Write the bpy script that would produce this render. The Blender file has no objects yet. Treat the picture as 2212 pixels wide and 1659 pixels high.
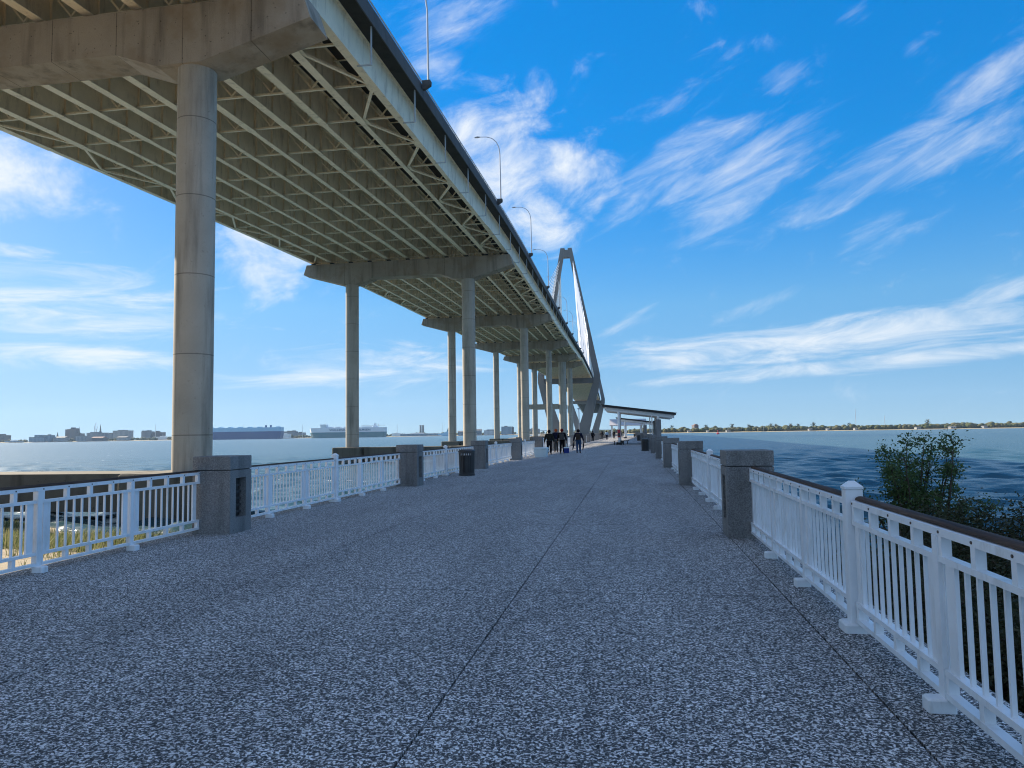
import bpy, bmesh, math, random
import numpy as np
from mathutils import Vector, Matrix, noise as mnoise
R = math.radians
random.seed(7)
SC = bpy.context.scene
COL = SC.collection

# ------------------------------------------------------------------ camera
YAW, PITCH, ROLL, CAMZ, FPX, W0, H0 = R(9.3116), R(3.9055), 0.0155, 1.5, 1560.0, 2212, 1659
_f = Vector((-math.sin(YAW)*math.cos(PITCH), math.cos(YAW)*math.cos(PITCH), math.sin(PITCH)))
_r0 = Vector((math.cos(YAW), math.sin(YAW), 0)); _u0 = _r0.cross(_f)
CR = _r0*math.cos(ROLL) - _u0*math.sin(ROLL)
CU = _r0*math.sin(ROLL) + _u0*math.cos(ROLL)
CF = _f
cam_d = bpy.data.cameras.new('camera'); cam = bpy.data.objects.new('camera', cam_d); COL.objects.link(cam)
cam_d.sensor_width = 36; cam_d.lens = 36*FPX/W0; cam_d.clip_start = 0.05; cam_d.clip_end = 60000
cam.matrix_world = Matrix(((CR.x, CU.x, -CF.x, 0), (CR.y, CU.y, -CF.y, 0), (CR.z, CU.z, -CF.z, CAMZ), (0, 0, 0, 1)))
SC.camera = cam

def ray(x, y):
    return CF + CR*((x-W0/2)/FPX) - CU*((y-H0/2)/FPX)
def at_depth(x, y, d):
    return Vector((0, 0, CAMZ)) + ray(x, y)*d

# ------------------------------------------------------------------ render / light
SUN_AZ, SUN_EL = R(-63), R(28.2)
SC.view_settings.view_transform = 'Standard'
SC.view_settings.look = 'None'
SC.view_settings.exposure = 1.2
SC.view_settings.gamma = 1
SC.cycles.use_denoising = True
SC.cycles.filter_width = 1.1
SC.cycles.max_bounces = 6
SC.cycles.diffuse_bounces = 3
SC.cycles.caustics_reflective = True
SC.cycles.caustics_refractive = False
SC.cycles.sample_clamp_indirect = 6
sd = Vector((math.sin(SUN_AZ)*math.cos(SUN_EL), math.cos(SUN_AZ)*math.cos(SUN_EL), math.sin(SUN_EL)))
sl = bpy.data.lights.new('sun', 'SUN'); sl.energy = 5.0; sl.angle = R(0.5); sl.color = (1.0, 0.89, 0.72)
so = bpy.data.objects.new('sun', sl); COL.objects.link(so)
so.rotation_euler = sd.to_track_quat('Z', 'Y').to_euler()

# ------------------------------------------------------------------ node helpers
class NT:
    def __init__(s, tree): s.t = tree
    def n(s, typ, **kw):
        nd = s.t.nodes.new(typ)
        for k, v in kw.items():
            if k.startswith('i_'):
                nd.inputs[k[2:].replace('_', ' ')].default_value = v
            else: setattr(nd, k, v)
        return nd
    def l(s, a, b): s.t.links.new(a, b)
    def setin(s, sock, v):
        if hasattr(v, 'is_linked') or hasattr(v, 'links'): s.l(v, sock)
        else: sock.default_value = v
    def math(s, op, a, b=0.0, c=None, clamp=False):
        m = s.n('ShaderNodeMath', operation=op, use_clamp=clamp)
        s.setin(m.inputs[0], a); s.setin(m.inputs[1], b)
        if c is not None: s.setin(m.inputs[2], c)
        return m.outputs[0]
    def vmath(s, op, a, b=None):
        m = s.n('ShaderNodeVectorMath', operation=op)
        s.setin(m.inputs[0], a)
        if b is not None: s.setin(m.inputs[1], b)
        return m.outputs['Value'] if op in ('DOT_PRODUCT', 'LENGTH') else m.outputs[0]
    def comb(s, x, y, z):
        m = s.n('ShaderNodeCombineXYZ')
        for i, v in enumerate((x, y, z)): s.setin(m.inputs[i], v)
        return m.outputs[0]
    def noise(s, vec, scale, detail=4, rough=.55, dist=0.0, out='Fac'):
        m = s.n('ShaderNodeTexNoise')
        if vec is not None: s.l(vec, m.inputs['Vector'])
        m.inputs['Scale'].default_value = scale; m.inputs['Detail'].default_value = detail
        m.inputs['Roughness'].default_value = rough; m.inputs['Distortion'].default_value = dist
        return m.outputs[out]
    def ramp(s, fac, stops, interp='LINEAR'):
        m = s.n('ShaderNodeValToRGB'); cr = m.color_ramp; cr.interpolation = interp
        while len(cr.elements) < len(stops): cr.elements.new(0.5)
        for e, (p, c) in zip(cr.elements, stops):
            e.position = p; e.color = (*c, 1) if len(c) == 3 else c
        s.l(fac, m.inputs[0]); return m.outputs[0]
    def maprange(s, v, a, b, c=0.0, d=1.0, smooth=False):
        m = s.n('ShaderNodeMapRange'); m.interpolation_type = 'SMOOTHSTEP' if smooth else 'LINEAR'
        s.setin(m.inputs[0], v)
        for i, x in enumerate((a, b, c, d)): m.inputs[i+1].default_value = x
        return m.outputs[0]
    def mix(s, fac, a, b, mode='MIX'):
        m = s.n('ShaderNodeMix', data_type='RGBA', blend_type=mode)
        s.setin(m.inputs[0], fac)
        for sock, v in ((m.inputs[6], a), (m.inputs[7], b)):
            if isinstance(v, tuple): sock.default_value = (*v, 1)
            else: s.l(v, sock)
        return m.outputs[2]

def new_mat(name, rough=.7, spec=.3, metal=0.0):
    m = bpy.data.materials.new(name); m.use_nodes = True
    t = NT(m.node_tree); p = m.node_tree.nodes['Principled BSDF']
    p.inputs['Roughness'].default_value = rough
    p.inputs['Specular IOR Level'].default_value = spec
    p.inputs['Metallic'].default_value = metal
    return m, t, p

def obj_coord(t): return t.n('ShaderNodeTexCoord').outputs['Object']
def world_coord(t): return t.n('ShaderNodeNewGeometry').outputs['Position']
def scaled(t, vec, sx, sy, sz):
    return t.vmath('MULTIPLY', vec, (sx, sy, sz))
def bump(t, p, height, strength=.3, dist=.02):
    b = t.n('ShaderNodeBump'); b.inputs['Strength'].default_value = strength; b.inputs['Distance'].default_value = dist
    t.l(height, b.inputs['Height']); t.l(b.outputs[0], p.inputs['Normal'])

# ------------------------------------------------------------------ world: sky and clouds
wd = bpy.data.worlds.new("World"); SC.world = wd; wd.use_nodes = True
t = NT(wd.node_tree)
bg = wd.node_tree.nodes['Background']
HAZE = .00005
CLOUD_PUFF = [(30, 375, 150, 115), (1080, 380, 175, 200, -.45), (1225, 360, 125, 100, -.2), (1160, 470, 110, 80, -.7), (570, 560, 130, 120, -.3), (1010, 300, 90, 90)]
CLOUD_S0 = [(140, 655, 360, 100, -.05), (200, 775, 240, 42, 0, .95), (760, 800, 340, 75, .04), (1760, 735, 640, 70, .045), (1850, 787, 560, 26, .05), (1540, 818, 220, 16, .03, .9), (30, 540, 90, 20)]
CLOUD_S1 = [(960, 30, 170, 80, .25), (930, 130, 90, 60, 0, .9), (1540, 390, 310, 160, .33), (2130, 240, 260, 120, .5, .92), (1985, 105, 50, 34, .3, .68), (1370, 690, 120, 30, .45, .85), (1880, 500, 110, 70, .3, .72), (1640, 660, 180, 26, .3, .8), (2170, 630, 110, 28, .3), (1690, 175, 80, 50, .2, .75), (1780, 460, 120, 40, .2, .75), (1840, 20, 50, 30, .5, .62), (1500, 210, 160, 70, .5, .62), (1850, 380, 340, 90, .4, .62)]
SKY_L0, SKY_EVEN, SKY_SAT, SKY_TINT = 3.0, -.50, 1.40, (.86, .97, 1.10)
sky = t.n('ShaderNodeTexSky', sky_type='NISHITA', sun_disc=False)
sky.sun_elevation = SUN_EL; sky.sun_rotation = SUN_AZ
sky.air_density = 1.0; sky.dust_density = 0.35; sky.ozone_density = 2.2; sky.altitude = 0
_d = t.vmath('NORMALIZE', t.n('ShaderNodeTexCoord').outputs['Generated'])
_s = t.n('ShaderNodeSeparateXYZ'); t.l(_d, _s.inputs[0])
t.l(t.comb(_s.outputs[0], _s.outputs[1], t.math('MAXIMUM', _s.outputs[2], .17)), sky.inputs[0])
lum = t.math('MAXIMUM', t.vmath('DOT_PRODUCT', sky.outputs[0], (.2126, .7152, .0722)), .001)
evened = t.vmath('SCALE', sky.outputs[0])
t.l(t.math('POWER', t.math('DIVIDE', lum, SKY_L0), SKY_EVEN), evened.node.inputs['Scale'])
hsv = t.n('ShaderNodeHueSaturation'); hsv.inputs['Saturation'].default_value = SKY_SAT; hsv.inputs['Value'].default_value = 1.0
t.l(t.vmath('MULTIPLY', evened, SKY_TINT), hsv.inputs['Color'])
D = t.vmath('NORMALIZE', t.n('ShaderNodeTexCoord').outputs['Generated'])
sep = t.n('ShaderNodeSeparateXYZ'); t.l(D, sep.inputs[0])
AZ = t.math('ARCTAN2', sep.outputs[0], sep.outputs[1]); EL = t.math('ARCSINE', sep.outputs[2])
P = t.comb(AZ, EL, 0.0)
def field(tilt, stretch, scale, seed, detail, rough, dist):
    mp = t.n('ShaderNodeMapping', vector_type='TEXTURE')
    mp.inputs['Location'].default_value = (seed, seed*.37, 0); mp.inputs['Rotation'].default_value = (0, 0, tilt); mp.inputs['Scale'].default_value = (stretch/scale, 1/scale, 1)
    t.l(P, mp.inputs['Vector']); return t.noise(mp.outputs[0], 1.0, detail, rough, dist)
def mask(px, py, ax, ay, tilt=0.0, w=1.0):
    """soft ellipse of sky (azimuth, elevation) in which a bank of cloud stands; ax, ay in 1/1560 rad"""
    c = ray(px, py).normalized()
    mp = t.n('ShaderNodeMapping', vector_type='TEXTURE')
    mp.inputs['Location'].default_value = (math.atan2(c.x, c.y), math.asin(c.z), 0); mp.inputs['Rotation'].default_value = (0, 0, tilt)
    mp.inputs['Scale'].default_value = (ax/1560, ay/1560, 1); t.l(P, mp.inputs['Vector'])
    return t.maprange(t.vmath('LENGTH', mp.outputs[0]), .15, 1.35, w, 0, True)
def bank(fld, masks, lo, hi, amp, k):
    m = None
    for q in masks:
        q = mask(*q); m = q if m is None else t.math('MAXIMUM', m, q)
    v = t.math('ADD', fld, t.math('MULTIPLY', t.math('SUBTRACT', m, 1.0), k))
    return t.maprange(v, lo, hi, 0, amp, True)
PUFF = field(.3, 1.6, 18, 3.7, 8, .64, .4)
S0 = field(.05, 5.5, 34, 8.1, 7, .66, .7)
S1 = field(.36, 4.2, 27, 5.3, 8, .66, .4)
dens = bank(PUFF, CLOUD_PUFF, .22, .70, 1.0, .36)
for d in (bank(S0, CLOUD_S0, .28, .72, .92, .38), bank(S1, CLOUD_S1, .30, .84, .72, .34)):
    dens = t.math('SUBTRACT', t.math('ADD', dens, d), t.math('MULTIPLY', dens, d))
# added unseen cloud veil overhead and behind the camera, to whiten the skylight
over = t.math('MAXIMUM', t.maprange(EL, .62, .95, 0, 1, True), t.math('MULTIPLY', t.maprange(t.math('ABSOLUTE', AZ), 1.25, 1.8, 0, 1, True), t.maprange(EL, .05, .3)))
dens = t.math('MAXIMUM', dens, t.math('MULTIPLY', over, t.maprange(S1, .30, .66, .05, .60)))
zfac = t.maprange(EL, 0.0, .03, 0, 1)
dens = t.math('MULTIPLY', dens, zfac, clamp=True)
low = t.math('EXPONENT', t.math('MULTIPLY', t.math('MAXIMUM', EL, 0.0), -10.5))
horiz = t.mix(t.maprange(AZ, -.7, .5), (3.35, 4.7, 5.6), (2.5, 3.9, 4.8))
skyc = t.mix(t.math('MULTIPLY', low, .96), hsv.outputs[0], horiz)
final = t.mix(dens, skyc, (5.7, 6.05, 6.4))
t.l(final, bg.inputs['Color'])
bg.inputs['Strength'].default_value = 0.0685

# ------------------------------------------------------------------ mesh helpers
class MB:
    def __init__(s): s.v = []; s.f = []
    def add(s, vs, fs):
        o = len(s.v); s.v += [tuple(v) for v in vs]; s.f += [tuple(i+o for i in f) for f in fs]; return s
    def box(s, x0, x1, y0, y1, z0, z1):
        return s.add([(x0,y0,z0),(x1,y0,z0),(x1,y1,z0),(x0,y1,z0),(x0,y0,z1),(x1,y0,z1),(x1,y1,z1),(x0,y1,z1)],
                     [(0,3,2,1),(4,5,6,7),(0,1,5,4),(1,2,6,5),(2,3,7,6),(3,0,4,7)])
    def cbox(s, cx, cy, z0, z1, wx, wy): return s.box(cx-wx/2, cx+wx/2, cy-wy/2, cy+wy/2, z0, z1)
    def cham(s, x0, x1, y0, y1, z0, z1, c):
        """box with chamfered vertical and top edges"""
        def ring(i, z): 
            a, b, cc, d = x0+i, x1-i, y0+i, y1-i
            return [(a+c,cc,z),(b-c,cc,z),(b,cc+c,z),(b,d-c,z),(b-c,d,z),(a+c,d,z),(a,d-c,z),(a,cc+c,z)]
        return s.loft([ring(0, z0), ring(0, z1-c), ring(c, z1)])
    def loft(s, rings, caps=True, closed=True):
        n = len(rings[0]); vs = [p for r in rings for p in r]; fs = []
        for i in range(len(rings)-1):
            for j in range(n if closed else n-1):
                k = (j+1) % n
                fs.append((i*n+j, i*n+k, (i+1)*n+k, (i+1)*n+j))
        if caps and closed:
            fs.append(tuple(reversed(range(n)))); fs.append(tuple((len(rings)-1)*n+j for j in range(n)))
        return s.add(vs, fs)
    def bar(s, a, b, w, h=None, up=(0, 0, 1)):
        a, b = Vector(a), Vector(b); h = h or w
        d = (b-a).normalized(); u = Vector(up)
        if abs(d.dot(u)) > .98: u = Vector((1, 0, 0))
        sx = d.cross(u).normalized()*(w/2); sz = sx.cross(d).normalized()*(h/2)
        r = lambda p: [p-sx-sz, p+sx-sz, p+sx+sz, p-sx+sz]
        return s.loft([r(a), r(b)])
    def tube(s, pts, rad, n=8, caps=True):
        pts = [Vector(p) for p in pts]
        if not hasattr(rad, '__len__'): rad = [rad]*len(pts)
        rings = []; side = None
        for i, p in enumerate(pts):
            d = (pts[min(i+1, len(pts)-1)]-pts[max(i-1, 0)]).normalized()
            if side is None:
                side = d.cross(Vector((0, 0, 1)))
                if side.length < .05: side = d.cross(Vector((0, 1, 0)))
            side = (side - d*side.dot(d)).normalized(); up = side.cross(d)
            rings.append([p + (side*math.cos(2*math.pi*k/n) + up*math.sin(2*math.pi*k/n))*rad[i] for k in range(n)])
        return s.loft(rings, caps)
    def cyl(s, x, y, z0, z1, r, n=24, r2=None): return s.tube([(x, y, z0), (x, y, z1)], [r, r if r2 is None else r2], n)
    def lathe(s, prof, x=0, y=0, n=20):
        return s.loft([[(x+r*math.cos(2*math.pi*k/n), y+r*math.sin(2*math.pi*k/n), z) for k in range(n)] for r, z in prof])
    def prism(s, poly, y0, y1):   # polygon in x,z extruded along y
        return s.loft([[(x, y0, z) for x, z in poly], [(x, y1, z) for x, z in poly]])
    def build(s, name, mat, parent=None, smooth=False, fix=True):
        me = bpy.data.meshes.new(name); me.from_pydata(s.v, [], s.f)
        if fix:
            bm = bmesh.new(); bm.from_mesh(me); bmesh.ops.recalc_face_normals(bm, faces=bm.faces[:]); bm.to_mesh(me); bm.free()
        for m in (mat if isinstance(mat, (list, tuple)) else [mat]): me.materials.append(m)
        if smooth:
            me.polygons.foreach_set('use_smooth', [True]*len(me.polygons))
            if smooth != 'all':
                try: me.set_sharp_from_angle(angle=R(35))
                except Exception: pass
        o = bpy.data.objects.new(name, me); COL.objects.link(o)
        if parent: o.parent = parent
        return o

def tag(o, label=None, cat=None, group=None, kind=None):
    if label: o['label'] = label
    if cat: o['category'] = cat
    if group: o['group'] = group
    if kind: o['kind'] = kind
    return o
def empty(name, loc=(0, 0, 0), rz=0):
    o = bpy.data.objects.new(name, None); COL.objects.link(o); o.location = loc; o.rotation_euler = (0, 0, rz)
    o.empty_display_size = .2
    return o
def dup(root, loc=None, rz=None, label=None):
    r = root.copy(); COL.objects.link(r)
    if loc is not None: r.location = loc
    if rz is not None: r.rotation_euler = (0, 0, rz)
    if label: r['label'] = label
    for ch in root.children:
        c = ch.copy(); COL.objects.link(c); c.parent = r
        for g in ch.children:
            d = g.copy(); COL.objects.link(d); d.parent = c
    return r
ORD = ['first', 'second', 'third', 'fourth', 'fifth', 'sixth', 'seventh', 'eighth', 'ninth', 'tenth', 'eleventh', 'twelfth', 'thirteenth', 'fourteenth', 'fifteenth']

# ------------------------------------------------------------------ materials
M = {}
def concrete(name, base, var=.25, scale=1.2, speck=0.0, stain=.35, joints=None, warm=None, panel=None):
    m, t, p = new_mat(name, .85, .25)
    oc = world_coord(t)
    big = t.noise(oc, scale*.35, 5, .6)
    streak = t.noise(scaled(t, oc, 1.3*scale, 1.3*scale, .12*scale), 1.0, 5, .6)
    fine = t.noise(oc, 28*scale, 4, .7)
    k = t.math('ADD', t.math('MULTIPLY', t.math('SUBTRACT', big, .5), var*2), t.math('MULTIPLY', t.math('SUBTRACT', fine, .5), var*1.6))
    k = t.math('ADD', k, 1.0)
    st = t.maprange(streak, .5, .72, 1.0, 1.0-stain)
    k = t.math('MULTIPLY', k, st)
    if joints:
        sp = t.n('ShaderNodeSeparateXYZ'); t.l(oc, sp.inputs[0])
        fr = t.math('FRACT', t.math('DIVIDE', t.math('ADD', sp.outputs[2], .9), joints))
        j = t.math('LESS_THAN', t.math('ABSOLUTE', t.math('SUBTRACT', fr, .5)), .035/joints)
        k = t.math('MULTIPLY', k, t.math('SUBTRACT', 1.0, t.math('MULTIPLY', j, .45)))
    if speck:
        v = t.n('ShaderNodeTexVoronoi'); t.l(oc, v.inputs['Vector']); v.inputs['Scale'].default_value = 60
        s2 = t.noise(oc, 70, 2, .5)
        k = t.math('MULTIPLY', k, t.maprange(s2, .35, .65, 1-speck, 1+speck))
    if panel:
        sp = t.n('ShaderNodeSeparateXYZ'); t.l(oc, sp.inputs[0])
        fr = t.math('FRACT', t.math('DIVIDE', t.math('ADD', sp.outputs[0], 1.7), panel))
        j = t.math('LESS_THAN', t.math('ABSOLUTE', t.math('SUBTRACT', fr, .5)), .03/panel)
        k = t.math('MULTIPLY', k, t.math('SUBTRACT', 1.0, t.math('MULTIPLY', j, .55)))
        row = t.math('MULTIPLY', t.math('ABSOLUTE', t.math('SUBTRACT', t.math('FRACT', t.math('DIVIDE', sp.outputs[2], 1.35)), .5)), 1.35)
        col_ = t.math('MULTIPLY', t.math('ABSOLUTE', t.math('SUBTRACT', t.math('FRACT', t.math('DIVIDE', sp.outputs[0], 1.62)), .5)), 1.62)
        tie = t.math('LESS_THAN', t.math('ADD', t.math('POWER', row, 2.0), t.math('POWER', col_, 2.0)), .0022)
        k = t.math('MULTIPLY', k, t.math('SUBTRACT', 1.0, t.math('MULTIPLY', tie, .5)))
    pits = t.maprange(t.noise(oc, 5.5*scale, 4, .75), .64, .70)
    k = t.math('MULTIPLY', k, t.math('SUBTRACT', 1.0, t.math('MULTIPLY', pits, stain*1.2)))
    c = t.mix(1.0, base, t.comb(k, k, k), 'MULTIPLY')
    if warm:
        c = t.mix(t.maprange(t.noise(oc, .5*scale, 4, .6), .5, .75), c, warm)
    t.l(c, p.inputs['Base Color'])
    bump(t, p, fine, .35, .01)
    return m
M['concrete'] = concrete('pier_concrete', (.37, .315, .25), .30, .7, 0, .45, None, (.28, .21, .14), 4.85)
M['column'] = concrete('column_concrete', (.43, .385, .32), .28, .9, 0, .42, 5.2)
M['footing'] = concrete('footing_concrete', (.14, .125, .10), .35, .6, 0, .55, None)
M['tower'] = concrete('tower_concrete', (.20, .19, .18), .15, .2, 0, .2, None)
M['pillar'] = concrete('pillar_concrete', (.225, .215, .205), .35, 2.5, .24, .40, None)
M['parapet'] = concrete('parapet_concrete', (.115, .112, .11), .2, .5, 0, .35, None)
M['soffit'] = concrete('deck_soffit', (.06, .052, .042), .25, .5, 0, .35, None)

def paint(name, col, var=.08, rough=.45, dirt=None, dscale=.8, spec=.4):
    m, t, p = new_mat(name, rough, spec)
    oc = world_coord(t)
    n1 = t.noise(oc, dscale, 5, .65)
    k = t.maprange(n1, .3, .7, 1-var, 1+var)
    c = t.mix(1.0, col, t.comb(k, k, k), 'MULTIPLY')
    if dirt:
        c = t.mix(t.maprange(t.noise(scaled(t, oc, 1, 1, .3), dscale*2.2, 6, .7), .52, .78, 0, .7), c, dirt)
    t.l(c, p.inputs['Base Color'])
    return m
M['girder'] = paint('girder_paint', (.90, .77, .56), .10, .5, (.30, .21, .12), .5)
M['brace'] = paint('brace_paint', (.84, .75, .57), .08, .55, (.50, .40, .27), .8)
M['white'] = paint('white_rail_paint', (.85, .86, .87), .06, .35, (.55, .52, .47), 3.0)
M['roofwhite'] = paint('white_beam_paint', (.75, .75, .73), .05, .5, None, 1.0)
M['dark'] = paint('dark_bronze', (.035, .033, .032), .2, .5)
M['black'] = paint('black_metal', (.05, .048, .046), .3, .45)
M['galv'] = paint('galvanised_steel', (.45, .47, .48), .1, .4, None, 1)
M['red'] = paint('red_paint', (.42, .02, .03), .1, .4)
M['blue'] = paint('blue_plastic', (.012, .03, .20), .05, .35)
M['whiteplastic'] = paint('white_plastic', (.62, .72, .74), .04, .4, None, 3)
M['bolt'] = paint('rusty_bolt', (.09, .06, .045), .3, .6, None, 8)
M['cable'] = paint('cable_sheath', (.80, .80, .78), .03, .4)
M['lampgrey'] = paint('lamp_pole_grey', (.50, .52, .55), .05, .4)

# exposed aggregate deck
m, t, p = new_mat('exposed_aggregate', .8, .3)
oc = world_coord(t)
v = t.n('ShaderNodeTexVoronoi', feature='F1'); t.l(scaled(t, oc, 1, 1, 0), v.inputs['Vector']); v.inputs['Scale'].default_value = 70
cellv = t.n('ShaderNodeSeparateColor'); t.l(v.outputs['Color'], cellv.inputs[0])
flat = scaled(t, oc, 1, 1, 0)
mid = t.noise(flat, 48, 4, .68, .4)
big = t.noise(flat, 14, 2, .5)
flk = t.math('ADD', t.noise(flat, 58, 2, .55, .7), t.math('MULTIPLY', t.math('SUBTRACT', big, .5), .24))
peb = t.maprange(flk, .524, .556, 0, 1)
ground_c = t.ramp(mid, [(.34, (.018, .018, .020)), (.50, (.075, .072, .07)), (.68, (.33, .315, .30))])
shade = t.mix(cellv.outputs[1], (.55, .52, .49), (.98, .96, .94))
c = t.mix(peb, ground_c, shade)
patch = t.noise(scaled(t, oc, .9, .22, 1), 1.1, 6, .62)
patch2 = t.noise(oc, 3.2, 5, .65)
k = t.math('MULTIPLY', t.maprange(patch, .3, .7, .80, 1.16), t.maprange(patch2, .3, .7, .90, 1.08))
c = t.mix(1.0, c, t.comb(k, k, k), 'MULTIPLY')
sp = t.n('ShaderNodeSeparateXYZ'); t.l(oc, sp.inputs[0])
wob = t.math('MULTIPLY', t.math('SUBTRACT', t.noise(oc, 14, 2, .5), .5), .03)
fr = t.math('FRACT', t.math('ADD', t.math('DIVIDE', t.math('ADD', sp.outputs[1], wob), 5.0), .12))
crack = t.math('LESS_THAN', t.math('ABSOLUTE', t.math('SUBTRACT', fr, .5)), .0017)
crack = t.math('MULTIPLY', crack, t.maprange(t.noise(oc, 2.5, 3, .6), .40, .50))
c = t.mix(t.math('MULTIPLY', crack, .8), c, (.02, .02, .02))
vs = t.n('ShaderNodeTexVoronoi', feature='F1'); t.l(scaled(t, oc, 1, 1, 0), vs.inputs['Vector']); vs.inputs['Scale'].default_value = 1.15
spr = t.n('ShaderNodeSeparateColor'); t.l(vs.outputs['Color'], spr.inputs[0])
spot = t.math('LESS_THAN', t.math('ADD', vs.outputs['Distance'], t.math('MULTIPLY', t.noise(oc, 12, 2, .5), .05)), t.math('MULTIPLY', t.math('POWER', spr.outputs[0], 6.0), .085))
c = t.mix(t.math('MULTIPLY', spot, .75), c, (.035, .033, .032))
drip = t.maprange(t.noise(scaled(t, oc, 1.6, 1.6, 0), 1.0, 6, .7, 1.0), .60, .70, 0, .55)
c = t.mix(drip, c, t.mix(.5, c, (.03, .03, .032)))
t.l(c, p.inputs['Base Color'])
hb = t.math('ADD', peb, t.math('MULTIPLY', t.noise(oc, 90, 3, .6), .5))
bump(t, p, hb, .7, .006)
M['deck'] = m

# wood handrail
m, t, p = new_mat('weathered_wood', .75, .25)
oc = obj_coord(t)
g = t.noise(scaled(t, oc, 40, 1.2, 40), 1, 6, .65, .3)
c = t.ramp(g, [(.3, (.022, .014, .011)), (.55, (.075, .045, .03)), (.78, (.16, .11, .08))])
t.l(c, p.inputs['Base Color']); bump(t, p, g, .5, .004)
M['wood'] = m

# ground: sand with soil
m, t, p = new_mat('sandy_ground', .95, .1)
oc = world_coord(t)
sp = t.n('ShaderNodeSeparateXYZ'); t.l(oc, sp.inputs[0])
n1 = t.noise(oc, .6, 6, .65); n2 = t.noise(oc, 9, 5, .7)
sand = t.mix(n2, (.28, .225, .155), (.46, .39, .29))
soil = t.mix(n2, (.05, .042, .028), (.13, .11, .06))
f = t.maprange(t.math('ADD', n1, t.maprange(sp.outputs[0], 1.0, 4.0, 0, .5)), .55, .68)
t.l(t.mix(f, sand, soil), p.inputs['Base Color']); bump(t, p, n2, .6, .05)
M['sand'] = m

# water
m, t, p = new_mat('harbour_water', .9, 0)
oc = world_coord(t)
rot = t.n('ShaderNodeVectorRotate', rotation_type='Z_AXIS'); rot.inputs['Angle'].default_value = R(14); t.l(oc, rot.inputs['Vector'])
wv = scaled(t, rot.outputs[0], .45, 1.0, 1.0)
w1 = t.noise(wv, 1.3, 3, .6, .4)
w2 = t.noise(wv, .35, 4, .6, .4)
bp = t.n('ShaderNodeBump'); bp.inputs['Strength'].default_value = .8; bp.inputs['Distance'].default_value = .16
t.l(w1, bp.inputs['Height'])
calm = t.noise(scaled(t, oc, .004, .012, 1), 1, 4, .6)
base = t.mix(calm, (.018, .060, .088), (.036, .080, .086))
caps = t.maprange(t.math('ADD', w2, t.math('MULTIPLY', t.math('SUBTRACT', w1, .5), 1.1)), .76, .84)
base = t.mix(t.math('MULTIPLY', caps, t.maprange(t.noise(oc, .05, 3, .6), .50, .62)), base, (.7, .72, .72))
t.l(base, p.inputs['Base Color'])
fr = t.n('ShaderNodeFresnel'); fr.inputs['IOR'].default_value = 1.33; t.l(bp.outputs[0], fr.inputs['Normal'])
gl = t.n('ShaderNodeBsdfGlossy'); gl.inputs['Roughness'].default_value = .21; t.l(bp.outputs[0], gl.inputs['Normal'])
gl.inputs['Color'].default_value = (1, 1, 1, 1)
mx = t.n('ShaderNodeMixShader'); t.l(t.math('MULTIPLY', fr.outputs[0], .50), mx.inputs[0]); t.l(bp.outputs[0], p.inputs['Normal'])
t.l(p.outputs[0], mx.inputs[1]); t.l(gl.outputs[0], mx.inputs[2]); t.l(mx.outputs[0], m.node_tree.nodes['Material Output'].inputs['Surface'])
M['water'] = m

def leafmat(name, c1, c2, trans=.35):
    m, t, p = new_mat(name, .6, .25)
    g = t.n('ShaderNodeNewGeometry')
    c = t.mix(g.outputs['Random Per Island'], c1, c2)
    t.l(c, p.inputs['Base Color'])
    tr = t.n('ShaderNodeBsdfTranslucent'); t.l(c, tr.inputs['Color'])
    mx = t.n('ShaderNodeMixShader'); mx.inputs[0].default_value = trans
    out = m.node_tree.nodes['Material Output']
    t.l(p.outputs[0], mx.inputs[1]); t.l(tr.outputs[0], mx.inputs[2]); t.l(mx.outputs[0], out.inputs['Surface'])
    return m
M['leaf'] = leafmat('shrub_leaf', (.05, .09, .028), (.14, .20, .065))
M['leaf2'] = leafmat('undergrowth_leaf', (.035, .045, .020), (.10, .095, .045))
M['grass'] = leafmat('beach_grass_blade', (.085, .125, .035), (.27, .25, .13))
m, t, p = new_mat('bark', .9, .1)
n1 = t.noise(scaled(t, obj_coord(t), 12, 12, 2), 1, 5, .6)
t.l(t.mix(n1, (.05, .035, .025), (.14, .11, .085)), p.inputs['Base Color']); M['bark'] = m
m, t, p = new_mat('far_foliage', .9, .1)
oc = world_coord(t)
n1 = t.noise(oc, .045, 4, .6); n2 = t.noise(oc, .5, 5, .7)
c = t.mix(t.maprange(n1, .38, .62), (.045, .065, .022), (.105, .095, .045))
c = t.mix(t.maprange(n2, .5, .72, 0, .8), c, (.19, .165, .10))
t.l(c, p.inputs['Base Color']); bump(t, p, n2, .8, 1.0)
M['farleaf'] = m
m, t, p = new_mat('far_shore_sand', .95, .1)
n1 = t.noise(world_coord(t), .03, 4, .6)
t.l(t.mix(n1, (.30, .25, .16), (.42, .36, .24)), p.inputs['Base Color']); M['farsand'] = m
m, t, p = new_mat('rock', .9, .2)
n1 = t.noise(world_coord(t), .6, 5, .7)
t.l(t.mix(n1, (.14, .13, .115), (.36, .33, .29)), p.inputs['Base Color']); bump(t, p, n1, 1, .6); M['rock'] = m

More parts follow.
